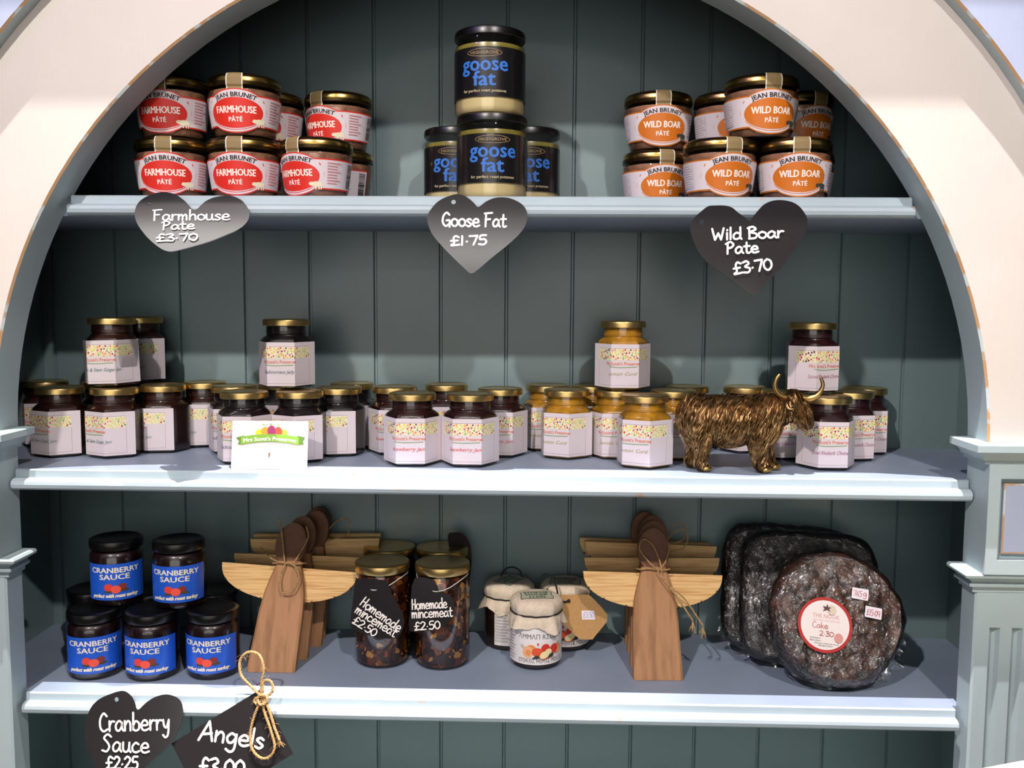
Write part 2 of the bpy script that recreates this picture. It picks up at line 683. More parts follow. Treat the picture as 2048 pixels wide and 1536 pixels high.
# handwriting, x-height 1
GL = {
    'a': (.98, [[(.75, .85), (.42, 1), (.1, .6), (.15, .12), (.45, .05), (.74, .5), (.77, .95), (.76, .3), (.92, .02)]]),
    'b': (.9, [[(.14, 1.8), (.1, .1), (.12, .5), (.4, .95), (.75, .7), (.7, .15), (.35, 0), (.1, .15)]]),
    'c': (.88, [[(.7, .85), (.4, 1), (.1, .6), (.15, .15), (.45, 0), (.8, .15)]]),
    'd': (.98, [[(.72, .8), (.4, .98), (.1, .6), (.15, .1), (.45, .03), (.75, .4), (.8, 1.8)], [(.79, 1.2), (.77, .3), (.88, 0)]]),
    'e': (.95, [[(.12, .5), (.75, .55), (.7, .9), (.4, 1), (.1, .6), (.2, .12), (.5, 0), (.88, .15)]]),
    'g': (.95, [[(.72, .85), (.4, 1), (.1, .6), (.2, .15), (.5, .15), (.74, .6), (.78, .95)], [(.78, .95), (.74, -.4), (.45, -.75), (.1, -.55)]]),
    'h': (.9, [[(.14, 1.8), (.1, .02)], [(.11, .5), (.42, .98), (.68, .8), (.72, .02)]]),
    'i': (.36, [[(.17, 1), (.15, 0)], [(.19, 1.4), (.2, 1.46)]]),
    'k': (.8, [[(.14, 1.8), (.1, 0)], [(.62, .95), (.12, .45)], [(.25, .55), (.7, 0)]]),
    '9': (.85, [[(.75, 1.4), (.4, 1.75), (.1, 1.3), (.4, .9), (.75, 1.4)], [(.75, 1.4), (.6, 0)]]),
    'l': (.36, [[(.18, 1.8), (.14, 0)]]),
    'm': (1.2, [[(.1, 1), (.1, .02)], [(.1, .5), (.35, .98), (.5, .75), (.51, .02)], [(.51, .5), (.78, .98), (.95, .75), (.97, .02)]]),
    'n': (.9, [[(.1, 1), (.1, .02)], [(.1, .5), (.42, .98), (.68, .75), (.7, .02)]]),
    'o': (.92, [[(.45, 1), (.12, .75), (.12, .25), (.45, 0), (.78, .25), (.78, .75), (.45, 1)]]),
    'r': (.72, [[(.12, 1), (.12, .02)], [(.12, .5), (.35, .95), (.66, .95)]]),
    's': (.78, [[(.65, .85), (.4, 1), (.15, .78), (.4, .52), (.65, .28), (.4, 0), (.08, .12)]]),
    't': (.75, [[(.35, 1.6), (.32, .2), (.5, 0), (.7, .1)], [(.05, 1.02), (.68, 1.05)]]),
    'u': (.95, [[(.1, 1), (.12, .25), (.4, 0), (.68, .3), (.72, 1)], [(.72, 1), (.72, .25), (.88, 0)]]),
    'y': (.9, [[(.1, 1), (.2, .4), (.45, .25), (.7, .95)], [(.72, 1), (.6, -.4), (.3, -.75), (.05, -.5)]]),
    'F': (1., [[(.2, 1.75), (.14, 0)], [(.02, 1.75), (.95, 1.85)], [(.14, .95), (.7, 1)]]),
    'P': (.98, [[(.15, 0), (.22, 1.6)], [(0, 1.5), (.5, 1.8), (.85, 1.4), (.6, .95), (.2, .85)]]),
    'G': (1.1, [[(.9, 1.5), (.55, 1.8), (.15, 1.3), (.1, .5), (.45, 0), (.9, .3)], [(.93, -.1), (.92, .75), (.55, .75)]]),
    'W': (1.3, [[(0, 1.7), (.25, 0)], [(.25, 0), (.6, 1.0)], [(.6, 1), (.85, 0)], [(.85, 0), (1.15, 1.75)]]),
    'B': (1., [[(.15, 1.75), (.15, 0)], [(0, 1.6), (.5, 1.8), (.8, 1.4), (.25, 1), (.85, .7), (.75, .1), (.1, 0)]]),
    'C': (1., [[(.85, 1.5), (.5, 1.8), (.12, 1.2), (.12, .4), (.45, 0), (.9, .2)]]),
    'S': (1., [[(.85, 1.55), (.5, 1.8), (.15, 1.4), (.5, .95), (.7, .5), (.45, 0), (0, .1)]]),
    'A': (1.1, [[(-.1, -.1), (.55, 1.8)], [(.55, 1.8), (.95, 0)], [(.1, .5), (.85, .7)]]),
    'H': (1., [[(.18, 1.8), (.1, 0)], [(.84, 1.8), (.75, 0)], [(.12, .9), (.8, .95)]]),
    '£': (.95, [[(.85, 1.5), (.55, 1.75), (.35, 1.3), (.4, .4), (.1, 0), (.9, .1)], [(.1, .85), (.75, .9)]]),
    '0': (.9, [[(.45, 1.7), (.1, 1.2), (.12, .4), (.45, 0), (.8, .5), (.78, 1.3), (.45, 1.7)]]),
    '1': (.45, [[(.22, 1.7), (.18, 0)]]),
    '2': (.9, [[(.1, 1.4), (.4, 1.75), (.75, 1.4), (.55, .8), (.05, .02)], [(.05, .02), (.85, .05)]]),
    '3': (.85, [[(.1, 1.6), (.5, 1.75), (.7, 1.35), (.3, .95), (.75, .6), (.6, .05), (.05, .1)]]),
    '5': (.85, [[(.75, 1.75), (.25, 1.7), (.18, 1.0), (.6, 1.0), (.75, .5), (.5, .02), (.05, .1)]]),
    '6': (.85, [[(.65, 1.7), (.25, 1.1), (.12, .4), (.4, 0), (.72, .3), (.6, .75), (.2, .6)]]),
    '7': (.85, [[(.05, 1.65), (.8, 1.7)], [(.8, 1.7), (.4, 0)]]),
    '.': (.4, [[(.16, .62), (.2, .66)]]),
    ' ': (.55, []),
}


def hand_strokes(s, p0, p1, xh):
    """pen strokes of s along the baseline p0-p1 (y down), x-height xh"""
    tot = sum(GL[c][0] for c in s)
    d = V((p1[0] - p0[0], p1[1] - p0[1]))
    L = d.length
    d.normalize()
    n = V((d.y, -d.x))
    x = 0
    out = []
    for c in s:
        a, st = GL[c]
        for k in st:
            out.append([(p0[0] + d.x * (x + q[0]) / tot * L + n.x * q[1] * xh, p0[1] + d.y * (x + q[0]) / tot * L + n.y * q[1] * xh) for q in k])
        x += a
    return out

# ------------------------------------------------------------------ materials
BLUE = scuffed('blue_grey_paint', '#a6b6ba', '#b98a5a', .20, 30, .5)
PANEL = scuffed('lavender_blue_paint', '#a2abc4', '#b07a5c', .30, 16, .5)
EDGE = scuffed('rubbed_edge_paint', '#bfc8c8', '#b8916a', .55, 38, .55)
EDGE2 = scuffed('shelf_edge_paint', '#a6b5bd', '#c98a55', .29, 26, .5)
WHITE = scuffed('chalk_white_paint', '#cac2bb', '#c9a98c', .12, 24, .6, .2, .03)
TEAL = mat('teal_panel_paint', '#76898a', .30, var=.06, vscale=6, bump=.08, bscale=90, stretch=(1, 1, .1))
SHELFTOP = mat('shelf_top_paint', '#8c99ad', .5, var=.05, vscale=12, bump=.05, bscale=150)
GLASS = glass('clear_glass')
GOLD = mat('gold_lid', '#d0b274', .34, 1, var=.05, vscale=60)
GOLDDK = mat('dull_gold_lid', '#4c3c22', .3, .9)
GOLDRIM = mat('bright_gold_band', '#d0ad62', .25, 1)
BLACKLID = mat('black_lid', '#070607', .32)
PAPER = mat('label_paper', '#d5c9cd', .75)
INK = mat('dark_ink', '#2b2628', .8)
GREYINK = mat('grey_ink', '#8b7f86', .8)
CHALK = mat('white_pen', '#f4ece2', .7)
SLATE = mat('chalkboard_black', '#262325', .14, spec=.8)
JUTE = mat('jute_twine', '#a98658', .85, var=.25, vscale=300)
STRING = mat('white_string', '#d9d2c4', .8)
ELASTIC = mat('black_elastic', '#141214', .7)

# ------------------------------------------------------------------ the room
bm = bmesh.new()
box(bm, (-4, -4.2, -.02), (4, 1.2, 0))
struct(obj('floor', bm, wood_mat('floor_boards', '#5a4632', '#84694c', .4, (1, 8, 1), .5), smooth=None))
bm = bmesh.new()
box(bm, (-4, .36, 0), (4, .42, 4.2))
struct(obj('wall_back', bm, mat('wall_paint', '#8d8d88', .8), smooth=None))
bm = bmesh.new()
wx0, wx1, wz0, wz1, wy = -1.75, 1.15, .55, 2.35, -3.6
box(bm, (-4, wy - .08, 0), (wx0, wy, 4.2))
box(bm, (wx1, wy - .08, 0), (4, wy, 4.2))
box(bm, (wx0, wy - .08, 0), (wx1, wy, wz0))
box(bm, (wx0, wy - .08, wz1), (wx1, wy, 4.2))
struct(obj('wall_front', bm, MATS['wall_paint'], smooth=None))
bm = bmesh.new()
box(bm, (wx0, wy - .06, wz0), (wx1, wy - .05, wz1))
bars = 1
struct(obj('fill_window_1', bm, mat('fill_window_glow', (1, .97, .92), .5, emit=1.75), smooth=None))  # unseen glowing pane added behind the camera as the main fill light
bm = bmesh.new()
for x in (wx0, -.30, wx1 - .05):
    box(bm, (x, wy - .05, wz0), (x + .05, wy - .01, wz1))
for z in (wz0, wz1 - .05):
    box(bm, (wx0, wy - .05, z), (wx1, wy - .01, z + .05))
struct(obj('trim_1', bm, MATS['wall_paint'], smooth=None))

bm = bmesh.new()
box(bm, (-4, -4.2, 4.2), (4, .42, 4.26))
struct(obj('ceiling', bm, MATS['wall_paint'], smooth=None))
t = thing('added_ceiling_panel', 'unseen glowing ceiling panel added for the reflection in the Farmhouse heart tag', 'lamp', (-1.30, -.50, 4.17))  # added out of view so the tilted heart tag mirrors something bright
bm = bmesh.new()
box(bm, (-.40, -.34, 0), (.40, .34, .03))
obj('frame', bm, MATS['wall_paint'], t, None)
bm = bmesh.new()
box(bm, (-.38, -.32, -.004), (.38, .32, 0))
obj('diffuser', bm, mat('added_panel_glow', (1, .96, .9), .5, emit=6), t, None)

t = thing('added_wall_strip', 'unseen glowing strip added on the opposite wall for the reflection in the Goose Fat heart tag', 'lamp', (-.25, wy + .05, wz1 + .09))  # added out of view to put a bright band in the heart tag
bm = bmesh.new()
box(bm, (-.72, -.05, -.07), (.72, -.01, .07))
obj('housing', bm, MATS['wall_paint'], t, None)
bm = bmesh.new()
box(bm, (-.70, -.0095, -.055), (.70, .006, .055), bevel=.004)
obj('diffuser', bm, mat('added_strip_glow', (1, .97, .92), .5, emit=10), t, None)

# ------------------------------------------------------------------ the arched dresser
AX, AZ, RA, RO, EL, YF, YB = -.06507, S2 + .04306, .58032, .71786, .9861, -.04187, .008
XL, XR = AX - RA, AX + RA
ZCAP = S2 + .052
CAB = thing('arched_dresser', 'blue grey painted dresser with a white arch over shelves and a boarded back', 'dresser', (AX, .1, 0))
CABL = Matrix.Translation(-CAB.location)


def part(name, bm, mats, smooth=40, parent=None):
    bm.transform(CABL)
    return obj(name, bm, mats, parent or CAB, smooth)


def arch_pts(r, n=72):
    P = [(AX - r, ZCAP)]
    for i in range(n + 1):
        t = pi - pi * i / n
        P.append((AX + r * cos(t), AZ + EL * r * sin(t)))
    P.append((AX + r, ZCAP))
    return P


def arch_sweep(prof, mids):
    bm = bmesh.new()
    rows = []
    for r, y in prof:
        rows.append([bm.verts.new((x, y, z)) for x, z in arch_pts(r)])
    n = len(prof)
    for k in range(n):
        a, b = rows[k], rows[(k + 1) % n]
        for i in range(len(a) - 1):
            bm.faces.new((a[i], a[i + 1], b[i + 1], b[i])).material_index = mids[k]
    bm.faces.new([q[0] for q in rows])
    bm.faces.new([q[-1] for q in rows][::-1])
    return bm


bm = arch_sweep([(RA, YB), (RA, YF + .002), (RA + .0026, YF), (RO, YF), (RO, YB)], [0, 1, 2, 0, 0])
part('arch_surround', bm, [BLUE, EDGE, WHITE], 30)

# spandrel plate in front of the arch band, its cut edge facing the opening
bm = bmesh.new()
HX, ZT = .80, AZ + .90
inn = arch_pts(RO)
out = []
for i, (x, z) in enumerate(inn):
    if i == 0:
        out.append((AX - HX, ZCAP))
    elif i == len(inn) - 1:
        out.append((AX + HX, ZCAP))
    else:
        dx, dz = x - AX, z - AZ
        k = min(HX / abs(dx) if abs(dx) > 1e-6 else 1e9, (ZT - AZ) / dz if dz > 1e-6 else 1e9)
        out.append((AX + dx * k, AZ + dz * k))
rows = [[(x, YF + .0006, z) for x, z in inn], [(x, YF - .0165, z) for x, z in inn]]
rows.append([(AX + (x - AX) * 1.003, YF - .019, AZ + (z - AZ) * 1.003 if z > AZ else z) for x, z in inn])
rows.append([(x, YF - .019, z) for x, z in out])
rows.append([(x, YB, z) for x, z in out])
R = [[bm.verts.new(p) for p in q] for q in rows]
for k, mi_ in ((0, 0), (1, 1), (2, 2), (3, 0)):
    for i in range(len(inn) - 1):
        bm.faces.new((R[k][i], R[k][i + 1], R[k + 1][i + 1], R[k + 1][i])).material_index = mi_
part('spandrel', bm, [BLUE, EDGE, PANEL], 30)

# tongue and groove back
bm = bmesh.new()
P = [(-.93, D + .014), (-.93, D)]
for k in range(-8, 9):
    x = -.049 + .0957 * k
    P += [(x - .0028, D), (x - .0011, D + .0045), (x + .0011, D + .0045), (x + .0028, D)]
P += [(.80, D), (.80, D + .014)]
prism(bm, P, .78, 2.30, ax=2)
part('back_panel', bm, TEAL, None)
for s, xs in ((-1, XL - .09), (1, XR + .09)):
    bm = bmesh.new()
    a, b = sorted((xs, xs + s * .02))
    box(bm, (a, YB, .78), (b, D, 2.30))
    part('side_panel', bm, TEAL, None)
bm = bmesh.new()
box(bm, (AX - HX, YB, 2.28), (AX + HX, D + .014, 2.32))
part('top_board', bm, BLUE, None)

# projecting cornice on top of the spandrel
bm = bmesh.new()
cz0 = ZT - .002
prism(bm, [(YB, cz0), (-.061, cz0), (-.080, cz0 + .004), (-.110, cz0 + .006), (-.1375, cz0 + .008), (-.1375, cz0 + .030), (-.130, cz0 + .036), (YB, cz0 + .036)], AX - HX - .06, AX + HX + .06, ax=0)
part('cornice', bm, BLUE, None)

# shelves with a moulded nosing
NOSE = [(0, 0), (-.0022, -.0015), (-.0026, -.0100), (-.0095, -.0112), (-.0132, -.0135), (-.0142, -.0172), (-.0132, -.0215), (-.0100, -.0240)]


def shelf(z, x0, x1, bx0, bx1, ybr):
    bm = bmesh.new()
    n = len(NOSE)
    A = [bm.verts.new((x0, y, z + q)) for y, q in NOSE + [(ybr, -.024), (ybr, 0)]]
    B = [bm.verts.new((x1, y, z + q)) for y, q in NOSE + [(ybr, -.024), (ybr, 0)]]
    N = len(A)
    for i in range(N):
        f = bm.faces.new((A[i], A[(i + 1) % N], B[(i + 1) % N], B[i]))
        f.material_index = 1 if i < n - 1 else (2 if i == n - 1 else 0)
    bm.faces.new(A)
    bm.faces.new(B[::-1])
    if abs(x0 - bx0) > .002:
        box(bm, (bx0, ybr, z - .024), (bx1, D, z))
    part('shelf', bm, [SHELFTOP, EDGE2, BLUE], 25)


shelf(S1, AX - .498, AX + .498, XL - .09, XR + .09, YB + .0008)
shelf(S2, XL + .0005, XR - .0005, XL - .09, XR + .09, YB + .0008)
shelf(S3, XL + .0025, XR - .0025, XL - .09, XR + .09, YB + .0008)

# pilasters


def ring4(xin, xout, yf, off, s, z):
    a, b = xin - s * off, xout
    return [(a, YB, z), (a, yf - off, z), (b, yf - off, z), (b, YB, z)]


for s, xin in ((-1, XL), (1, XR)):
    xo = xin + s * .19
    bm = bmesh.new()
    prof = [(.004, -.0245), (.004, -.0205), (.0075, -.0195), (.0085, -.0165), (.0115, -.0130), (.0165, -.0105), (.0185, -.0095), (.0210, -.0085), (.0210, -.0010), (.0200, 0)]
    loft(bm, [ring4(xin, xo, -.043, o, s, ZCAP + z - .0002) for o, z in prof], mi=0)
    bm.faces.ensure_lookup_table()
    part('capital', bm, [BLUE], 25)
    # block with a sunk panel
    bm = bmesh.new()
    zb, zt = S2 - .102, ZCAP - .0245
    xi = xin + s * .0015

    def bx(a, b, y0, y1, z0, z1, mi_=0):
        a, b = sorted((a, b))
        box(bm, (a, y0, z0), (b, y1, z1), mi_)
    bx(xi, xo, -.036, YB, zb, zt)
    bx(xi, xi + s * .0135, -.047, -.036, zb, zt)
    bx(xi + s * .0135, xo, -.047, -.036, zt - .017, zt)
    bx(xi + s * .0135, xo, -.047, -.036, zb, zb + .017)
    # raised field inside the recess with rubbed edges
    p0 = xi + s * .0205
    bx(p0, xo, -.0405, -.036, zb + .0235, zt - .0235, 2)
    for (a, b, z0, z1) in ((p0, p0 + s * .0022, zb + .0250, zt - .0257), (p0, xo, zt - .0257, zt - .0235), (p0, xo, zb + .0235, zb + .0250)):
        bx(a, b, -.0409, -.0404, z0, z1, 1)
    part('pilaster_block', bm, [BLUE, EDGE, PANEL], None)
    bm = bmesh.new()
    prof = [(.002, -.0265), (.002, -.0205), (.0050, -.0190), (.0080, -.0185), (.0085, -.0155), (.0050, -.0135), (.0070, -.0110), (.0135, -.0070), (.0170, -.0055), (.0180, -.0025), (.0160, 0)]
    loft(bm, [ring4(xin, xo, -.026, o, s, zb + z - .0002) for o, z in prof], mi=0)
    part('lower_capital', bm, [BLUE], 25)
    # fluted shaft
    bm = bmesh.new()
    zt2 = zb - .0265
    xs = xin + s * .0025
    prof = [(xs, YB), (xs, -.0245), (xs + s * .0025, -.027)]
    k = 0
    while True:
        c = xs + s * (.0245 + .0262 * k)
        if abs(c - xs) > .17:
            break
        prof += [(c - s * .0062, -.027), (c - s * .0035, -.0212, 1), (c, -.0195, 2), (c + s * .0035, -.0212, 1), (c + s * .0062, -.027)]
        k += 1
    prof += [(xo, -.027), (xo, YB)]

    def sec(z, f):
        return [(p[0], p[1] if len(p) < 3 else -.027 + (p[1] + .027) * f, z) for p in prof]
    zz = S2 - .172
    loft(bm, [sec(.76, 1), sec(zz - .008, 1), sec(zz - .003, .8), sec(zz, 0), sec(zt2, 0)])
    part('fluted_shaft', bm, [BLUE], 25)

# base cupboard below the picture
bm = bmesh.new()
box(bm, (AX - HX, -.05, .0), (AX + HX, D + .02, .735))
part('base_cupboard', bm, BLUE, None)
bm = bmesh.new()
box(bm, (AX - HX - .02, -.07, .735), (AX + HX + .02, D + .02, .76), bevel=.006)
part('base_top', bm, BLUE)

# small pale table whose corner just enters the picture
zt = 1.12
a, b = at(1955, 1538, Z=zt), at(2110, 1509, Z=zt)
ex = (b - a).normalized()
ey = V((ex.y, -ex.x, 0))
TB = thing('pedestal_table', 'pale cream table top edge at the lower right corner in front of the pilaster', 'table', (a + ex * .2 + ey * .2) * 1)
TB.location.z = 0
c = V((TB.location.x, TB.location.y, 0))
bm = bmesh.new()
q = [(a - c), (a + ex * .4 - c), (a + ex * .4 + ey * .4 - c), (a + ey * .4 - c)]
prism(bm, [(p.x, p.y) for p in q], zt - .025, zt, ax=2)
CREAM = mat('cream_paint', '#efe6c8', .5)
obj('table_top', bm, CREAM, TB, None)
bm = bmesh.new()
lathe(bm, [(.16, 0), (.16, .02), (.05, .04), (.03, .08), (.03, zt - .08), (.06, zt - .025)], 24)
obj('pedestal', bm, CREAM, TB)

# ------------------------------------------------------------------ jars
ALL = {}


def put(proto, used, x, y, z, rot=0., label=None, group=None, tilt=None):
    o = proto if proto.name not in used else copy_tree(proto)
    used.add(proto.name)
    o.location = (x, y, z)
    o.rotation_euler = (0, 0, radians(rot))
    if tilt:
        o.rotation_euler = (radians(tilt[0]), radians(tilt[1]), radians(rot))
    o['label'] = label
    o['group'] = group
    return o


USED = set()

# --- hexagonal preserve jars
HA = .0316
FRUIT = [mat('print_' + n, c, .75) for n, c in (('plum', '#6f3459'), ('red', '#c4474a'), ('yellow', '#e0cc4a'), ('lime', '#b9c765'), ('orange', '#dfa05c'), ('pink', '#cf6a7c'), ('green', '#7fa566'), ('pear', '#cfce72'), ('peach', '#e3bd86'), ('lemon', '#ddd07a'))]
SWOOSH = mat('print_swoosh', '#7fa36a', .75)
BRANDINK = mat('print_coral', '#d98468', .75)


def fruit_band(A, u0, u1, v0, v1, n, seed=4):
    rng = random.Random(seed)
    A.rect(u0, v0, u1, v1, mat('print_band', '#e4dcc0', .75))
    pts = []
    tries = 0
    while len(pts) < n and tries < 6000:
        tries += 1
        u, v = rng.uniform(u0 + .0012, u1 - .0012), rng.uniform(v0 + .001, v1 - .001)
        if all(hypot(u - a, v - b) > .0029 for a, b in pts):
            pts.append((u, v))
    A.layer()
    for u, v in pts:
        r = rng.uniform(.0011, .0015)
        A.ell(u, v, r, r * 1.1, rng.choice(FRUIT), 8, lay=False)


def hexjar(name, fill, flavour, ink, wide=.046, fillrough=.4):
    t = thing('jam_jar', 'x', 'jar')
    prof = [(.027, .0, 1), (.0308, .0025, 1), (HA, .0065, 1), (HA, .0605, 1), (.0306, .0650, .95), (.0285, .0680, .6), (.0266, .0700, .1), (.0264, .0712, 0), (.0274, .0725, 0), (.0264, .0738, 0), (.0274, .0755, 0), (.0264, .0770, 0), (.0264, .0845, 0)]
    bm = bmesh.new()
    lathe(bm, prof, 48)
    obj('glass_jar', bm, GLASS, t, 22)
    bm = bmesh.new()
    lathe(bm, [(max(.001, p[0] - .0013), p[1] + (.002 if i == 0 else 0), p[2]) for i, p in enumerate(prof[:9])] + [(.0250, .0825, 0)], 48)
    obj('preserve', bm, mat('fill_' + name, fill, fillrough, coat=.35, var=.25, vscale=70), t, 22)
    bm = bmesh.new()
    lathe(bm, [(.0270, .0834), (.0300, .0832), (.0306, .0838), (.0306, .0895), (.0302, .0909), (.0290, .0918), (.0265, .0920), (.0258, .0914)], 48)
    obj('screw_lid', bm, GOLD, t, 30)
    A = Art()
    A.rect(-.056, 0, .057, .0575, PAPER)
    A.frame(-.046, .003, .046, .0520, .00035, GREYINK)
    fruit_band(A, -.046, .046, .0365, .0512, 95)
    A.text("Mrs Scott's Preserves", -.004, .0300, .049, .0042, BRANDINK, bold=.04)
    A.stroke([(-.022, .0282), (-.010, .0270), (.004, .0272), (.016, .0279)], .0009, SWOOSH)
    A.text(flavour, -.004, .0165, wide, .0046, mat('ink_' + name, ink, .75), shear=.35)
    h = HA * tan(pi / 6)
    A.build('paper_label', hex_map(HA, .0045), t, (-h, h))
    return t


ginger = hexjar('ginger', '#2c100a', 'Rhubarb & Stem Ginger Jam', '#5c7f80', .064)
currant = hexjar('blackcurrant', '#12060b', 'Blackcurrant Jelly', '#5c6a86', .044)
straw = hexjar('strawberry', '#2a090b', 'Strawberry Jam', '#d5514e', .047)
lemon = hexjar('lemon', '#b37f22', 'Lemon Curd', '#a9a06a', .040, .3)
chut = hexjar('chutney', '#2a0b0e', 'Spiced Rhubarb Chutney', '#a8627c', .052)
HZ = .0922


def hexput(proto, px, Y, rot, label, group, lvl=0, py=860):
    x = at(px, py, Y=Y).x
    return put(proto, USED, x, Y, S2 + (.0001 if not lvl else HZ + .0002), rot, label, group)


G1 = 'jars of ginger jam on the middle shelf'
hexput(ginger, 122, .108, -25, 'brown ginger jam jar at the left end of the middle shelf, front row', G1)
hexput(ginger, 231, .106, -27, 'brown ginger jam jar in the front row directly below the stacked tilted label jar', G1)
hexput(ginger, 328, .153, -50, 'ginger jam jar with label turned to the right, just right of the front pair', G1)
hexput(ginger, 411, .2035, -45, 'ginger jam jar furthest back, partly hidden left of the blackcurrant jars', G1)
hexput(ginger, 94, .196, 10, 'shadowed ginger jam jar in the back corner behind the leftmost jar', G1)
hexput(ginger, 212, .190, 0, 'ginger jam jar in the back row hidden under the stacked pair at left', G1)
o = top_g = hexput(ginger, 226, .128, 2, 'ginger jam jar stacked on top at left with a crooked label', G1, 1, 710)
hexput(ginger, 282, .196, -12, 'ginger jam jar stacked on top behind the crooked label jar', G1, 1, 700)
for c in top_g.children:
    if c.name.startswith('paper_label'):
        c.rotation_euler = (0, radians(-1.6), 0)
        c.location = (-.0008, -.0020, .0006)
G2 = 'jars of blackcurrant jelly on the middle shelf'
hexput(currant, 490, .074, 0, 'blackcurrant jelly jar directly behind the left half of the business card', G2)
hexput(currant, 600, .086, -28, 'blackcurrant jelly jar right behind the right edge of the business card', G2)
hexput(currant, 470, .150, 0, 'blackcurrant jelly jar peeping out left behind the front blackcurrant jar', G2)
hexput(currant, 679, .140, -45, 'blackcurrant jelly jar at the right of its group with a turned blank label side', G2)
hexput(currant, 705, .204, -35, 'blackcurrant jelly jar deepest at the right of its group, mostly hidden', G2)
hexput(currant, 560, .203, 0, 'blackcurrant jelly jar in the back row under the stacked blackcurrant jar', G2)
hexput(currant, 573, .122, 2, 'single blackcurrant jelly jar stacked above the business card', G2, 1, 710)
G3 = 'jars of strawberry jam on the middle shelf'
hexput(straw, 825, .072, 3, 'left of the two strawberry jam jars in the front row', G3)
hexput(straw, 940, .072, -2, 'right of the two strawberry jam jars in the front row', G3)
hexput(straw, 790, .158, 2, 'strawberry jam jar behind, showing at the left of the front pair', G3)
hexput(straw, 893, .202, 0, 'strawberry jam jar whose lid shows between the two front strawberry jars', G3)
hexput(straw, 1000, .146, 0, 'strawberry jam jar behind, showing at the right of the front pair', G3)
G4 = 'jars of lemon curd on the middle shelf'
hexput(lemon, 1132, .139, -25, 'yellow lemon curd jar in front at the left of its group', G4)
hexput(lemon, 1289, .074, -25, 'yellow lemon curd jar nearest the shelf edge, below and right of the stacked one', G4)
hexput(lemon, 1094, .204, -8, 'yellow lemon curd jar at the far left back of its group', G4)
hexput(lemon, 1232, .142, -5, 'yellow lemon curd jar in the second row directly below the stacked one', G4)
hexput(lemon, 1185, .204, 0, 'lemon curd jar at the back whose lid shows left of the stacked one', G4)
hexput(lemon, 1345, .142, -5, 'lemon curd jar behind, partly hidden by the rump of the bronze cow', G4)
hexput(lemon, 1372, .203, 0, 'lemon curd jar at the back right, its lid just above the cow', G4)
hexput(lemon, 1245, .140, 1, 'single lemon curd jar stacked on top of the others', G4, 1, 720)
G5 = 'jars of rhubarb chutney on the middle shelf'
hexput(chut, 1652, .078, 0, 'dark rhubarb chutney jar in the front row right of the bronze cow', G5)
hexput(chut, 1488, .2035, 5, 'rhubarb chutney jar at the back directly behind the cow', G5)
hexput(chut, 1566, .152, 8, 'rhubarb chutney jar just behind the cow head and front legs', G5)
hexput(chut, 1698, .148, 12, 'rhubarb chutney jar behind the front chutney jar, its right edge showing', G5)
hexput(chut, 1726, .203, 8, 'rhubarb chutney jar furthest right at the back of the middle shelf', G5)
hexput(chut, 1622, .124, 25, 'single rhubarb chutney jar stacked above the cow horns at right', G5, 1, 715)

# --- pate jars
PB, PS = .0372, .14
MEAT = mat('pate_meat', '#96694f', .5, var=.3, vscale=90, coat=.3)


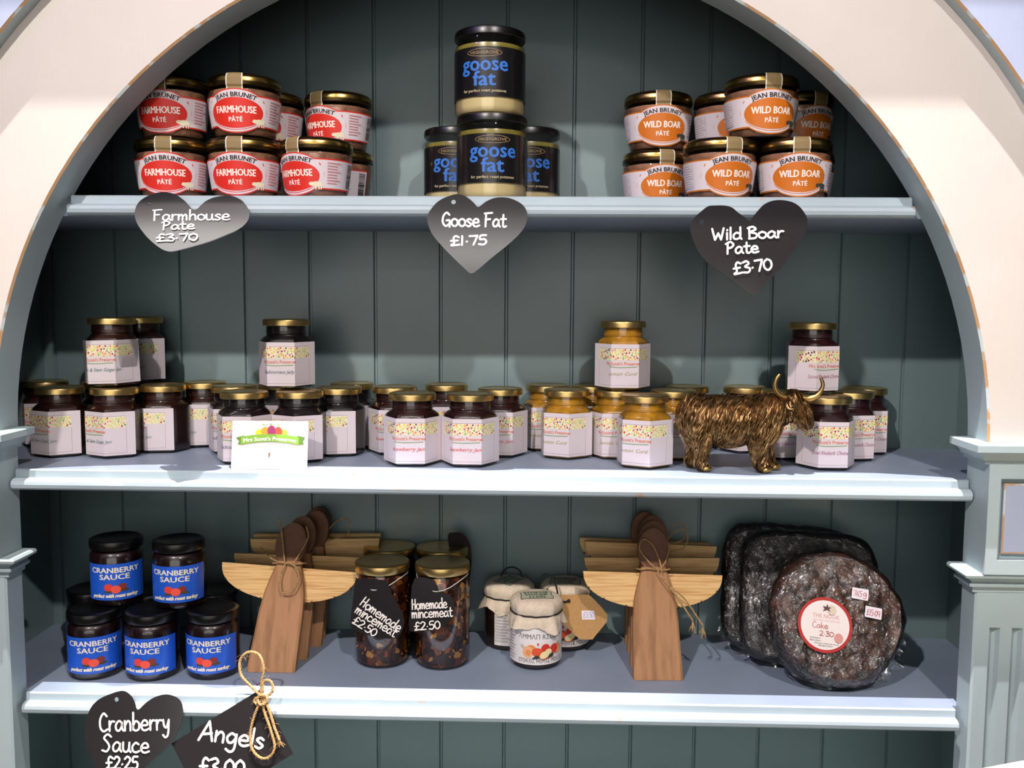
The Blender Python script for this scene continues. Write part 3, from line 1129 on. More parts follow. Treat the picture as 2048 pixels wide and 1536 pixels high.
def patejar(name, colour, word, animal):
    t = thing('pate_jar', 'x', 'jar')
    prof = [(.030, .0012), (.0345, .0), (.0368, .0022), (PB + .0006, .006), (PB + PS * .048, .048), (.0443, .0530), (.0436, .0570), (.0420, .0590), (.0420, .0640)]
    bm = bmesh.new()
    lathe(bm, prof, 48)
    obj('glass_jar', bm, GLASS, t, 30)
    bm = bmesh.new()
    lathe(bm, [(r - .0014, z + .0016) for r, z in prof[:6]] + [(.041, .0555)], 48)
    obj('pate', bm, MEAT, t, 40)
    bm = bmesh.new()
    lathe(bm, [(.0425, .0590), (.0446, .0592), (.0450, .0602), (.0450, .0640)], 48, caps=(True, False))
    lathe(bm, [(.0450, .0640), (.0449, .0668), (.0445, .0688)], 48, mi=1, caps=(False, False))
    lathe(bm, [(.0445, .0688), (.0438, .0703), (.0420, .0722), (.0385, .0735), (.0370, .0732)], 48, caps=(False, True))
    bmesh.ops.remove_doubles(bm, verts=bm.verts[:], dist=1e-6)
    obj('metal_lid', bm, [GOLDDK, GOLDRIM], t, 50)
    A = Art()
    A.rect(-.0102, .0, .0102, .034, mat('seal_paper', '#86714a', .7))
    for u in (-.0102, .0088):
        A.rect(u, 0, u + .0014, .034, mat('seal_edge', '#d8d0c0', .7), lay=False)

    path = [(.0440, .0485), (.0447, .0530), (.0440, .0565), (.0456, .0590), (.0456, .0668), (.0446, .0705), (.0424, .0729), (.0386, .0741), (.030, .0741), (.0200, .0740)]
    acc = [0]
    for a_, b_ in zip(path, path[1:]):
        acc.append(acc[-1] + hypot(a_[0] - b_[0], a_[1] - b_[1]))
    bm = bmesh.new()
    us = [-.0102, -.0088, -.003, .003, .0088, .0102]
    G = [[bm.verts.new((r_ * sin(u / .045), -r_ * cos(u / .045) - .0002, z_)) for u in us] for r_, z_ in path]
    for a_, b_ in zip(G, G[1:]):
        for i in range(5):
            bm.faces.new((a_[i], a_[i + 1], b_[i + 1], b_[i])).material_index = 1 if i in (0, 4) else 0
    obj('seal_strip', bm, [mat('seal_paper', '#86714a', .7), mat('seal_edge', '#d8d0c0', .7)], t, None)
    C_ = mat('print_' + name, colour, .45)
    A = Art()
    A.rect(-.070, .0105, .076, .0472, C_)
    A.ell(0, .0285, .0350, .0258, C_, 48)
    A.rect(-.070, .0122, .076, .0455, PAPER)
    A.ell(0, .0285, .0337, .0244, PAPER, 48)
    A.ring(0, .0285, .0322, .0222, .0008, C_, 40, radians(205), radians(335))
    A.ell(0, .0262, .0300, .0178, C_, 48)
    A.text('JEAN BRUNET', 0, .0448, .043, .0052, INK, bold=.04, arc=.060)
    A.text(word, 0, .0262, .044, .0080, mat('print_cream', '#f0e3d8', .7), bold=.04)
    A.text('PÂTÉ', 0, .0160, .0150, .0052, MATS['print_cream'], bold=.04)
    # the little animal on the lower right of the oval
    an = mat('print_beast_' + name, animal, .7)
    cx, cy = .0265, .0165
    A.layer()
    A.ell(cx, cy, .0062, .0032, an, 20, lay=False)
    A.ell(cx - .0055, cy + .0004, .0030, .0023, an, 16, lay=False)
    for dx in (-.004, -.0015, .002, .0045):
        A.rect(cx + dx, cy - .0062, cx + dx + .0014, cy - .001, an if dx > -.003 else PAPER, lay=False)
    A.layer()
    for k in range(8):
        A.rect(.038, .0415 - k * .0034, .038 + (.012 if k % 3 else .016), .0421 - k * .0034 + .0006, mat('print_side', '#cf8d93', .75) if name == 'farmhouse' else GREYINK, lay=False)
    A.rect(-.069, .015, -.045, .043, mat('print_grey', '#cfc4c8', .75))
    A.layer()
    for k in range(9):
        A.rect(-.068, .0408 - k * .0030, -.050 + (k % 3) * .002, .0413 - k * .0030, GREYINK, lay=False)
    A.layer()
    rng = random.Random(5)
    v = .0145
    while v < .043:
        w = rng.choice((.0004, .0007, .0011))
        A.rect(.064, v, .073, v + w, INK, lay=False)
        v += w + rng.choice((.0005, .0008))
    A.build('paper_label', lambda u, v, l: cyl_map(PB + .0004, 0, PS)(u, v, l), t, cyl_cuts(.043, .15, 8), 1)
    return t


farm = patejar('farmhouse', '#d22a1e', 'FARMHOUSE', '#e0d6b4')
boar = patejar('wildboar', '#c96c17', 'WILD BOAR', '#3d3b2e')
PH = .0745


def pateput(proto, px, Y, lvl, rot, label, group, py=None):
    x = at(px, 335 if not lvl else 230, Y=Y).x
    return put(proto, USED, x, Y, S1 + .0001 + lvl * PH, rot, label, group)


G = 'jars of farmhouse pate on the top shelf'
pateput(farm, 345, .062, 0, 8, 'red labelled farmhouse pate jar at the left of the bottom row', G)
pateput(farm, 489, .062, 0, 2, 'red labelled farmhouse pate jar in the middle of the bottom row', G)
pateput(farm, 634, .062, 0, -28, 'red labelled farmhouse pate jar at the right of the bottom row, barcode showing', G)
pateput(farm, 680, .154, 0, -52, 'farmhouse pate jar at the back right below the stacked one, only its barcode side showing', G)
pateput(farm, 540, .154, 0, -10, 'farmhouse pate jar hidden in the back row of the bottom layer', G)
pateput(farm, 347, .064, 1, -2, 'farmhouse pate jar stacked at the far left under the arch', G)
pateput(farm, 490, .060, 1, 2, 'farmhouse pate jar stacked at the front, highest in the middle', G)
pateput(farm, 540, .154, 1, -10, 'farmhouse pate jar stacked behind, a slice showing between two others', G)
pateput(farm, 677, .154, 1, -28, 'farmhouse pate jar stacked at the back right, nearest the goose fat', G)
G = 'jars of wild boar pate on the top shelf'
pateput(boar, 1439, .062, 0, 12, 'orange labelled wild boar pate jar at the front in the middle of the bottom row', G)
pateput(boar, 1588, .062, 0, -4, 'orange labelled wild boar pate jar at the front right of the bottom row', G)
pateput(boar, 1312, .154, 0, 12, 'wild boar pate jar at the left of the bottom row, set back in shade', G)
pateput(boar, 1453, .154, 0, 0, 'wild boar pate jar hidden behind the front middle one', G)
pateput(boar, 1598, .154, 0, 0, 'wild boar pate jar hidden behind the front right one', G)
pateput(boar, 1521, .064, 1, 6, 'wild boar pate jar on top in front, bridging two below', G)
pateput(boar, 1316, .153, 1, 2, 'wild boar pate jar stacked at the left end, nearest the goose fat', G)
pateput(boar, 1455, .154, 1, 18, 'wild boar pate jar stacked behind, partly hidden left of the front top one', G)
pateput(boar, 1596, .154, 1, 24, 'wild boar pate jar stacked behind in deep shadow at the far right', G)

# --- goose fat
FAT = mat('goose_fat', '#d9c48c', .45, coat=.3)
OIL = mat('goose_oil', '#857a34', .3, coat=.3)
t = goose = thing('goose_fat_jar', 'x', 'jar')
prof = [(.036, .0012), (.0400, 0), (.0430, .003), (.0435, .007), (.0435, .0800), (.0428, .0840), (.0408, .0872), (.0402, .0890), (.0402, .0960)]
bm = bmesh.new()
lathe(bm, prof, 48)
obj('glass_jar', bm, GLASS, t, 30)
bm = bmesh.new()
lathe(bm, [(r - .0014, z + .0016) for r, z in prof[:4]] + [(.0421, .074)], 48)
lathe(bm, [(.0421, .074), (.0421, .0790), (.0416, .0822)], 48, mi=1, caps=(False, True))
obj('fat', bm, [FAT, OIL], t, 40)
bm = bmesh.new()
lathe(bm, [(.041, .0922), (.0432, .0920), (.0438, .0927), (.0438, .0975), (.0430, .1005), (.0410, .1018), (.037, .1020), (.036, .1014)], 48)
obj('screw_lid', bm, BLACKLID, t, 40)
A = Art()
BK = mat('print_black', '#131114', .3, coat=.3)
A.rect(-.125, .0185, .125, .0765, BK)
for u in (-.046, .046):
    pass
A.ring(0, .0695, .0215, .0048, .0005, mat('print_gold', '#a8895a', .6), 40)
A.text('HIGHGROVE', 0, .0678, .034, .0034, MATS['print_gold'])
GB = mat('print_blue', '#2a69bd', .55)
A.text('goose', 0, .0485, .057, .0175, GB, bold=.04)
A.text('fat', 0, .0310, .0270, .0170, GB, bold=.04)
A.text('for perfect roast potatoes', 0, .0235, .054, .0034, mat('print_pale', '#d9c79c', .6), shear=.1)
A.build('paper_label', cyl_map(.0436, 0), t, cyl_cuts(.0436, .25, 8), 1)
GZ = .1021
G = 'jars of goose fat on the top shelf'


def gput(px, Y, lvl, rot, label, py):
    put(goose, USED, at(px, py, Y=Y).x, Y, S1 + .0001 + lvl * GZ, rot, label, G)


gput(984, .060, 0, 4, 'black labelled goose fat jar at the front, lowest in the middle', 310)
gput(980, .064, 1, -6, 'black labelled goose fat jar on top of the stack', 130)
gput(914, .148, 0, 0, 'goose fat jar behind, showing at the left of the front one', 320)
gput(1054, .148, 0, 4, 'goose fat jar behind, showing at the right of the front one', 320)

# --- cranberry sauce
t = cran = thing('cranberry_sauce_jar', 'x', 'jar')
prof = [(.028, .001), (.0315, 0), (.0335, .0025), (.0342, .006), (.0342, .074), (.0335, .0785), (.0312, .0825), (.0300, .0845), (.0312, .0862), (.0300, .088), (.0300, .095)]
bm = bmesh.new()
lathe(bm, prof, 48)
obj('glass_jar', bm, GLASS, t, 30)
bm = bmesh.new()
lathe(bm, [(r - .0013, z + .0016) for r, z in prof[:7]] + [(.0285, .0850)], 48)
obj('sauce', bm, mat('cranberry_sauce', '#1c060a', .35, coat=.4, var=.3, vscale=60), t, 40)
bm = bmesh.new()
lathe(bm, [(.0312, .0880), (.0335, .0878), (.0340, .0886), (.0340, .0985), (.0334, .1008), (.0318, .1018), (.029, .1020), (.0282, .1014)], 48)
obj('screw_lid', bm, BLACKLID, t, 40)
A = Art()
A.rect(-.040, .0115, .043, .0680, mat('print_royal', '#1d56c4', .4, coat=.15))
A.text('CRANBERRY', .0005, .0545, .064, .0080, mat('print_white', '#eadfc8', .6), bold=.04)
A.text('SAUCE', 0, .0440, .038, .0080, MATS['print_white'], bold=.04)
lf = mat('print_leaf', '#3f3a2c', .7)
bd = mat('print_berry_dark', '#7c2a24', .7)
br = mat('print_berry', '#d8392c', .7)
A.poly([(.004, .0300), (.016, .0290), (.019, .0262), (.012, .0240), (.004, .0262)], lf)
A.poly([(-.014, .0240), (-.010, .0275), (-.002, .0260), (-.006, .0225)], lf)
A.ell(.0095, .0325, .0052, .0050, bd, 20)
A.ell(-.0075, .0318, .0056, .0056, br, 20)
A.ell(.0015, .0285, .0062, .0062, mat('print_berry_light', '#e5503c', .7), 24)
A.text('perfect with roast turkey', 0, .0160, .060, .0058, MATS['print_white'], shear=.4, bold=.07)
A.build('paper_label', cyl_map(.0342, 0), t, cyl_cuts(.0342, .09, 8), 1)
for c in cran.children:
    for v in c.data.vertices:
        v.co.z *= .857
G = 'jars of cranberry sauce on the lower shelf'


def cput(px, py, Y, lvl, rot, label, tilt=None):
    put(cran, USED, at(px, py, Y=Y).x, Y, S3 + .0001 + lvl * .0877, rot, label, G, tilt)


cput(191, 1300, .066, 0, 20, 'cranberry sauce jar at the left of the bottom row, blue label facing front')
cput(306, 1295, .066, 0, 4, 'cranberry sauce jar in the middle of the bottom row')
cput(427, 1290, .074, 0, 3, 'cranberry sauce jar at the right of the bottom row beside the wooden angel')
cput(234, 1130, .098, 1, 19, 'cranberry sauce jar on top at the left of the stacked pair')
cput(359, 1135, .092, 1, 10, 'cranberry sauce jar on top at the right of the stacked pair')
cput(187, 1270, .150, 0, 0, 'cranberry sauce jar in the shadowed back row at the left')
cput(310, 1270, .148, 0, 0, 'cranberry sauce jar in the back row under the stacked pair')
cput(428, 1270, .152, 0, 30, 'dark cranberry sauce jar behind the right bottom one, lid edge showing')

# --- mincemeat jars


def chunk_mat(name):
    M = bpy.data.materials.new(name)
    MATS[name] = M
    M.use_nodes = True
    nt = M.node_tree
    b = nt.nodes['Principled BSDF']
    b.inputs['Roughness'].default_value = .3
    b.inputs['Coat Weight'].default_value = .5
    tc = nt.nodes.new('ShaderNodeTexCoord')
    mp = nt.nodes.new('ShaderNodeMapping')
    mp.inputs['Scale'].default_value = (1, 1, .8)
    nt.links.new(tc.outputs['Object'], mp.inputs[0])
    n = nt.nodes.new('ShaderNodeTexNoise')
    n.inputs['Scale'].default_value = 45
    n.inputs['Detail'].default_value = 3
    nt.links.new(mp.outputs[0], n.inputs['Vector'])
    md = nt.nodes.new('ShaderNodeMix')
    md.data_type = 'VECTOR'
    md.inputs[0].default_value = .018
    nt.links.new(mp.outputs[0], md.inputs[4])
    nt.links.new(n.outputs['Color'], md.inputs[5])
    vo = nt.nodes.new('ShaderNodeTexVoronoi')
    vo.inputs['Scale'].default_value = 150
    nt.links.new(md.outputs[1], vo.inputs['Vector'])
    sp = nt.nodes.new('ShaderNodeSeparateColor')
    nt.links.new(vo.outputs['Color'], sp.inputs[0])
    r = nt.nodes.new('ShaderNodeValToRGB')
    r.color_ramp.interpolation = 'CONSTANT'
    e = r.color_ramp.elements
    e[0].color = lin('#2a1208')
    e[1].position = .42
    e[1].color = lin('#4c220e')
    for p, c in ((.66, '#6f3413'), (.84, '#8a4a1c'), (.93, '#c0873f')):
        k = e.new(p)
        k.color = lin(c)
    nt.links.new(sp.outputs[0], r.inputs[0])
    nt.links.new(r.outputs[0], b.inputs['Base Color'])
    bp = nt.nodes.new('ShaderNodeBump')
    bp.inputs['Strength'].default_value = .5
    bp.inputs['Distance'].default_value = .002
    nt.links.new(vo.outputs['Distance'], bp.inputs['Height'])
    nt.links.new(bp.outputs[0], b.inputs['Normal'])
    return M


CHUNK = chunk_mat('mincemeat_fill')
t = mince = thing('mincemeat_jar', 'x', 'jar')
prof = [(.029, .0015), (.0335, 0), (.0364, .003), (.0374, .009), (.0374, .108), (.0366, .116), (.0345, .1225), (.0328, .1265), (.0328, .133)]
bm = bmesh.new()
lathe(bm, prof, 48)
obj('glass_jar', bm, GLASS, t, 30)
bm = bmesh.new()
lathe(bm, [(max(.001, r - .0016), z + .0025) for r, z in prof[:7]] + [(.0318, .1255)], 48)
obj('mincemeat', bm, CHUNK, t, 40)
rng = random.Random(11)
bm = bmesh.new()
for _ in range(70):
    a = rng.uniform(0, 2 * pi)
    z = rng.uniform(.008, .105)
    M4 = Matrix.Translation((.0358 * cos(a), .0358 * sin(a), z)) @ Euler((rng.uniform(0, 3), rng.uniform(0, 3), a)).to_matrix().to_4x4() @ Matrix.Diagonal((.0016, .0030 * rng.uniform(.6, 1.5), .0013, 1))
    bmesh.ops.create_icosphere(bm, subdivisions=1, radius=1, matrix=M4)
obj('fruit_pieces', bm, mat('fruit_piece', '#a3692c', .4, var=.35, vscale=120), t, 60)
bm = bmesh.new()
lathe(bm, [(.0340, .1285), (.0366, .1283), (.0372, .1291), (.0372, .1372), (.0366, .1392), (.0350, .1400), (.0325, .1402), (.0318, .1396)], 48)
obj('screw_lid', bm, GOLD, t, 40)
MINC = []
G = 'jars of homemade mincemeat on the lower shelf'
for px, py, Y, rot, lb in ((765, 1235, .124, 0, 'mincemeat jar with gold lid at the front left, tag hanging crooked'), (885, 1235, .122, 60, 'mincemeat jar with gold lid at the front right, orange peel showing'),
                           (779, 1160, .2005, 20, 'mincemeat jar behind the left front one, only its lid showing'), (884, 1160, .2000, 140, 'mincemeat jar behind the right front one, only its lid showing')):
    MINC.append(put(mince, USED, at(px, py, Y=Y).x, Y, S3 + .0001, rot, lb, G))


# --- hanging and leaning tags traced in their own plane
def plane_frame(o, n):
    n = V(n).normalized()
    ux = V((0, 0, 1)).cross(n) * -1
    if ux.x < 0:
        ux = -ux
    ux.normalize()
    vx = n.cross(ux) * -1
    if vx.z < 0:
        vx = -vx
    vx.normalize()
    return V(o), ux, vx, n


def to_plane(px, fr):
    o, ux, vx, n = fr
    out = []
    for x, y in px:
        d = ray(x, y)
        t = (o - CP).dot(n) / d.dot(n)
        q = CP + d * t - o
        out.append((q.dot(ux), q.dot(vx)))
    return out


def tag_board(name, label, cat, outline, lines, fr, hole=None, group=None, th=.0012, penw=.0016, smooth=3, pen=None, board=None, bend=0.):
    """a stiff little board cut to an outline, hand lettered on its face"""
    o, ux, vx, n = fr
    pts = to_plane(outline, fr)
    if smooth:
        pts = [(p.x, p.y) for p in smooth_path([V((a, b, 0)) for a, b in pts], smooth, True)]
    t = thing(name, label, cat, o, 0, group)
    bm = bmesh.new()
    # outline with a punched hole: grid free triangulation through a bridged polygon
    vs = [bm.verts.new((a, b, 0)) for a, b in pts]
    es = [bm.edges.new((vs[i], vs[(i + 1) % len(vs)])) for i in range(len(vs))]
    if hole:
        (hx, hy), = to_plane([hole[:2]], fr)
        hr = hole[2] * .0006
        hv = [bm.verts.new((hx + hr * cos(2 * pi * k / 14), hy + hr * sin(2 * pi * k / 14), 0)) for k in range(14)]
        es += [bm.edges.new((hv[i], hv[(i + 1) % 14])) for i in range(14)]
    bmesh.ops.triangle_fill(bm, use_beauty=True, use_dissolve=False, edges=es)
    if bend:
        for k in range(-6, 7):
            bmesh.ops.bisect_plane(bm, geom=bm.verts[:] + bm.edges[:] + bm.faces[:], plane_co=(0, k * .012, 0), plane_no=(0, 1, 0))
    for f in bm.faces:
        if f.normal.z < 0:
            f.normal_flip()
    r = bmesh.ops.extrude_face_region(bm, geom=bm.faces[:])
    for v in r['geom']:
        if isinstance(v, bmesh.types.BMVert):
            v.co.z -= th
    bend_f = (lambda v: bend * v * v)
    for v in bm.verts:
        p = ux * v.co.x + vx * v.co.y + n * (v.co.z + bend_f(v.co.y))
        v.co = p
    obj('board', bm, board or SLATE, t, 30)
    A = Art(.00005)
    for s, p0, p1, xh in lines:
        for st in hand_strokes(s, p0, p1, xh):
            A.stroke(to_plane(st, fr), penw, pen or CHALK)
    ob = A.build('handwriting', lambda u, v, l: ux * u + vx * v + n * (l + .0002 + bend_f(v)), t)
    return t


def tilt_frame(px, py, Y, tilt, turn=0):
    """plane whose face looks at the viewer, leaning by tilt degrees (positive: face turned up)"""
    a, b = radians(tilt), radians(turn)
    n = V((sin(b) * cos(a), -cos(b) * cos(a), sin(a)))
    return plane_frame(at(px, py, Y=Y), n)


fr_f = tilt_frame(383, 400, -.0185, 38.5)
tag_board('heart_price_tag', 'black heart price tag on the top shelf edge reading Farmhouse Pate', 'price tag',
          [(269, 428), (276, 406), (295, 392), (322, 384), (349, 388), (371, 403), (389, 420), (410, 403), (431, 394), (459, 391), (481, 399), (493, 412), (499, 428), (494, 444), (478, 458), (451, 470), (418, 483), (377, 495), (349, 502), (333, 502), (317, 494), (295, 475), (276, 450)],
          [('Farmhouse', (306, 441), (461, 441), 11.5), ('Pate', (325, 461), (391, 459), 9.5), ('£3.70', (312, 484), (397, 482), 8)], fr_f, (297, 408, 4.5), 'heart shaped chalkboard price tags', penw=.0017)
fr_g = tilt_frame(960, 415, -.0185, 5.1)
tag_board('heart_price_tag', 'black heart price tag on the top shelf edge reading Goose Fat', 'price tag',
          [(854, 438), (860, 421), (876, 403), (895, 393), (916, 388), (935, 395), (949, 407), (957, 414), (972, 403), (993, 395), (1018, 396), (1039, 405), (1051, 417), (1055, 435), (1051, 450), (1039, 468), (1014, 491), (983, 516), (955, 540), (942, 547), (930, 538), (905, 514), (883, 491), (863, 466)],
          [('Goose Fat', (884, 452), (1013, 454), 15), ('£1.75', (900, 491), (975, 489), 10.5)], fr_g, (907, 404, 4.5), 'heart shaped chalkboard price tags', penw=.0021)
fr_w = tilt_frame(1500, 430, -.0175, 5.5)
tag_board('heart_price_tag', 'black heart price tag on the top shelf edge reading Wild Boar Pate', 'price tag',
          [(1381, 461), (1383, 447), (1389, 435), (1401, 424), (1415, 413), (1428, 411), (1449, 411), (1464, 415), (1476, 425), (1490, 435), (1499, 443), (1508, 431), (1517, 420), (1528, 409), (1543, 402), (1562, 400), (1584, 404), (1599, 413), (1609, 426), (1614, 436), (1615, 454), (1609, 468), (1592, 495), (1565, 531), (1538, 561), (1509, 590), (1483, 575), (1449, 550), (1415, 525), (1398, 505), (1386, 480)],
          [('Wild Boar', (1425, 480), (1568, 475), 13), ('Pate', (1452, 508), (1518, 505), 13), ('£3.70', (1466, 549), (1545, 539), 13)], fr_w, (1404, 444, 5), 'heart shaped chalkboard price tags', penw=.0023)
fr_c = tilt_frame(270, 1420, -.0175, 12)
tag_board('heart_price_tag', 'black heart price tag on the lower shelf edge reading Cranberry Sauce', 'price tag',
          [(169, 1455), (174, 1433), (186, 1409), (208, 1393), (242, 1382), (259, 1389), (269, 1404), (275, 1420), (291, 1406), (310, 1394), (330, 1389), (349, 1393), (362, 1404), (366, 1423), (364, 1441), (354, 1465), (340, 1489), (310, 1516), (288, 1536), (258, 1562), (235, 1580), (215, 1570), (203, 1552), (191, 1531), (179, 1506), (171, 1477)],
          [('Cranberry', (199, 1463), (342, 1459), 20), ('Sauce', (205, 1502), (300, 1505), 19), ('£2.25', (212, 1537), (278, 1537), 14)], fr_c, (233, 1399, 4.5), 'heart shaped chalkboard price tags', penw=.0024)
fr_a = tilt_frame(515, 1420, -.0200, 16, -6)
ANG = tag_board('angel_price_tag', 'square black price tag hung cornerwise on twine reading Angels', 'price tag',
                [(520, 1379), (343, 1487), (409, 1618), (586, 1508)],
                [('Angels', (400, 1478), (528, 1498), 21), ('£3.00', (397, 1548), (490, 1553), 19)], fr_a, (510, 1401, 4.5), None, penw=.0030, smooth=0)
# twine loop tied through the corner of the square tag
o, ux, vx, n = fr_a


def tp(px, py, lift):
    (a, b), = to_plane([(px, py)], fr_a)
    return ux * a + vx * b + n * lift


bm = bmesh.new()
rg = random.Random(8)
rope(bm, [tp(528, 1394, .004), tp(505, 1372, .004), tp(486, 1350, .005), tp(483, 1322, .005), tp(498, 1304, .006), tp(521, 1308, .006), tp(531, 1335, .006), tp(526, 1362, .004), tp(524, 1388, .003)], .0017, fuzz=60, rng=rg)
rope(bm, [tp(530, 1396, .005), tp(548, 1382, .006), tp(546, 1362, .006), tp(530, 1362, .004), tp(527, 1385, .004), tp(510, 1400, .002), tp(516, 1408, .003)], .0017, fuzz=20, rng=rg)
rope(bm, [tp(526, 1398, .005), tp(512, 1430, .005), tp(504, 1465, .005), tp(508, 1495, .006), tp(524, 1513, .006), tp(542, 1512, .006), tp(553, 1492, .006), tp(544, 1455, .006), tp(532, 1420, .006), tp(530, 1398, .006)], .0017, fuzz=60, rng=rg)
rope(bm, [tp(533, 1397, .006), tp(545, 1425, .007), tp(553, 1452, .007), tp(563, 1478, .007)], .0017, fuzz=30, rng=rg)
rope(bm, [tp(519, 1396, .006), tp(527, 1388, .008), tp(538, 1392, .008), tp(537, 1404, .008), tp(525, 1407, .008), tp(519, 1396, .006)], .0017, fuzz=14, rng=rg)
for k in range(7):
    tube(bm, [tp(560, 1473, .007), tp(561 + k, 1482, .007), tp(557 + k * 3, 1488 + (k % 3) * 2, .007)], .0003, 4)
obj('twine', bm, JUTE, ANG, 60)

# tags hung round the front mincemeat jars
MT = 'hand lettered tags on the mincemeat jars'


def mtag(label, jar, outline, lines, turn):
    c = jar.location
    rad = radians(turn)
    n = V((sin(rad), -cos(rad), .06)).normalized()
    org = V((c.x, c.y, S3 + .085)) + n * .0395
    fr = plane_frame(org, n)
    t = tag_board('jar_tag', label, 'tag', outline, lines, fr, None, MT, .0008, .0017, smooth=2)
    bm = bmesh.new()
    L = V((c.x, c.y, S3 + .1240)) - org
    P = []
    for k in range(25):
        a = 2 * pi * k / 24 + rad - pi / 2
        dip = max(0, cos(a - (rad - pi / 2))) ** 3 * .014
        P.append(L + V((cos(a) * (.0352 + dip * .22), sin(a) * (.0352 + dip * .22), -dip)))
    tube(bm, P[:-1], .0006, 5, closed=True)
    obj('string', bm, STRING, t, 60)
    return t


mtag('black tag on the left mincemeat jar, its white lettering slanting down to the right', MINC[0],
     [(711, 1160), (718, 1158), (770, 1161), (784, 1189), (800, 1216), (808, 1241), (803, 1265), (789, 1277), (762, 1276), (730, 1268), (704, 1258), (701, 1238), (705, 1208)],
     [('Homemade', (719, 1209), (798, 1264), 11), ('mincemeat', (709, 1224), (789, 1274), 11), ('£2.50', (704, 1244), (750, 1273), 9)], -8)
mtag('black tag on the right mincemeat jar with nearly level white lettering', MINC[1],
     [(830, 1156), (869, 1161), (877, 1183), (899, 1189), (908, 1208), (907, 1232), (890, 1252), (850, 1262), (819, 1262), (820, 1225), (822, 1191)],
     [('Homemade', (824, 1219), (895, 1215), 11), ('mincemeat', (824, 1236), (906, 1232), 11), ('£2.50', (829, 1260), (882, 1256), 9)], -8)
# black tag standing up behind the right rear jar
fr = tilt_frame(918, 1095, .1610, 2)
c = MINC[3].location
fr = plane_frame(V((c.x + .034, c.y + .010, S3 + .120)), V((.55, -.8, 0)))
tag_board('jar_tag', 'plain black tag sticking up behind the right rear mincemeat jar', 'tag',
          [(896, 1072), (908, 1065), (922, 1066), (934, 1077), (942, 1096), (943, 1125), (938, 1160), (925, 1170), (905, 1120)], [], fr, None, MT, .0008)
fr = plane_frame(V((MINC[2].location.x - .040, MINC[2].location.y + .002, S3 + .118)), V((-.35, -.9, 0)))
tag_board('jar_tag', 'black tag edge behind the left rear mincemeat jar lid', 'tag',
          [(708, 1116), (716, 1102), (732, 1097), (748, 1102), (752, 1120), (738, 1150), (712, 1140)], [], fr, None, MT, .0008)

# --- relish jars with cloth covers
CLOTH = mat('calico_cloth', '#d6c5ae', .9, var=.07, vscale=200, bump=.3, bscale=900)
DARKREL = mat('relish_fill', '#2b170c', .4, coat=.3, var=.3, vscale=80)
GRN = mat('print_dark_green', '#39493f', .8)
RW = mat('relish_paper', '#e2dad6', .6)
t = rel = thing('relish_jar', 'x', 'jar')
prof = [(.027, .001), (.0315, 0), (.0343, .003), (.0350, .008), (.0350, .064), (.0335, .071), (.031, .0745), (.031, .078)]
bm = bmesh.new()
lathe(bm, prof, 48)
obj('glass_jar', bm, GLASS, t, 30)
bm = bmesh.new()
lathe(bm, [(r - .0013, z + .002) for r, z in prof[:6]] + [(.029, .0735)], 48)
obj('relish', bm, DARKREL, t, 40)
bm = bmesh.new()
lathe(bm, [(.0312, .0765), (.0325, .0765), (.0325, .0840), (.0300, .0890)], 40)
obj('metal_lid', bm, GOLDDK, t, 40)
rg = random.Random(21)
ph = [rg.uniform(0, 6.28) for _ in range(4)]
bm = bmesh.new()
rings = []
for r0, z0, am, dr in ((.012, .0944, 0, 0), (.024, .0940, .0002, 0), (.0305, .0925, .0003, 0), (.0348, .0890, .0006, 0), (.0362, .0840, .0008, 0), (.0358, .0790, .0010, 0), (.0345, .0755, .0008, 0), (.0345, .0735, .0006, 0), (.0362, .0705, .0010, 0), (.0388, .0640, .0022, .002), (.0405, .0570, .0034, .0055)):
    ring = []
    for i in range(72):
        a = 2 * pi * i / 72
        w = sin(5 * a + ph[0]) + .6 * sin(9 * a + ph[1]) + .5 * sin(14 * a + ph[2])
        j = rg.uniform(-1, 1) * (.0008 if dr > .004 else 0)
        ring.append(((max(r0 + am * w, .0359 if z0 < .0725 else .0)) * cos(a), (max(r0 + am * w, .0359 if z0 < .0725 else 0)) * sin(a), z0 + dr * .6 * sin(4 * a + ph[3]) + dr * .5 * sin(7 * a) + j))
    rings.append(ring)
loft(bm, rings, True, (True, False))
cl = obj('cloth_cover', bm, CLOTH, t, 60)
bm = bmesh.new()
tube(bm, [(.0352 * cos(2 * pi * k / 40), .0352 * sin(2 * pi * k / 40), .0745 + .0004 * sin(k * 2.1)) for k in range(40)], .0011, 6, closed=True)
obj('elastic_band', bm, ELASTIC, t, 60)
A = Art(.00004)
A.poly([(-.022, -.014), (.021, -.015), (.022, -.009), (.0205, .0), (.022, .012), (.019, .0155), (-.019, .0155), (-.0215, .013), (-.0205, .002), (-.0225, -.008)], mat('print_cloth_panel', '#b3b39a', .9))
o_ = [(-.022, -.014), (-.012, -.0135), (0, -.0148), (.021, -.015), (.022, -.009), (.0205, .0), (.022, .012), (.019, .0155), (0, .0150), (-.019, .0155), (-.0215, .013), (-.0205, .002), (-.0225, -.008), (-.022, -.014)]
A.stroke(o_, .0011, GRN, smooth=False)
A.text('STOKOE', 0, .0065, .033, .0060, GRN, bold=.06)
A.text('HOUSE', 0, -.0020, .029, .0060, GRN, bold=.06)
A.text('(168)', 0, -.0115, .022, .0066, GRN, bold=.03)
A.build('cloth_print', lambda u, v, l: (u, v - .003, .0948 + l - 3 * max(0, hypot(u, v) - .012) ** 2 - max(0, hypot(u, v) - .024) * .14), cl, [k * .004 for k in range(-5, 6)])
A = Art()
A.rect(-.055, .0085, .075, .0660, RW)
rd = mat('print_relish_ink', '#3b3036', .7)
A.text('ΛMMΛΠ RΣLΦSH', .0030, .0440, .064, .0066, rd)
A.text('STΘKΘΣ HΘVSΣ MDCCL', .0040, .0115, .066, .0056, rd)
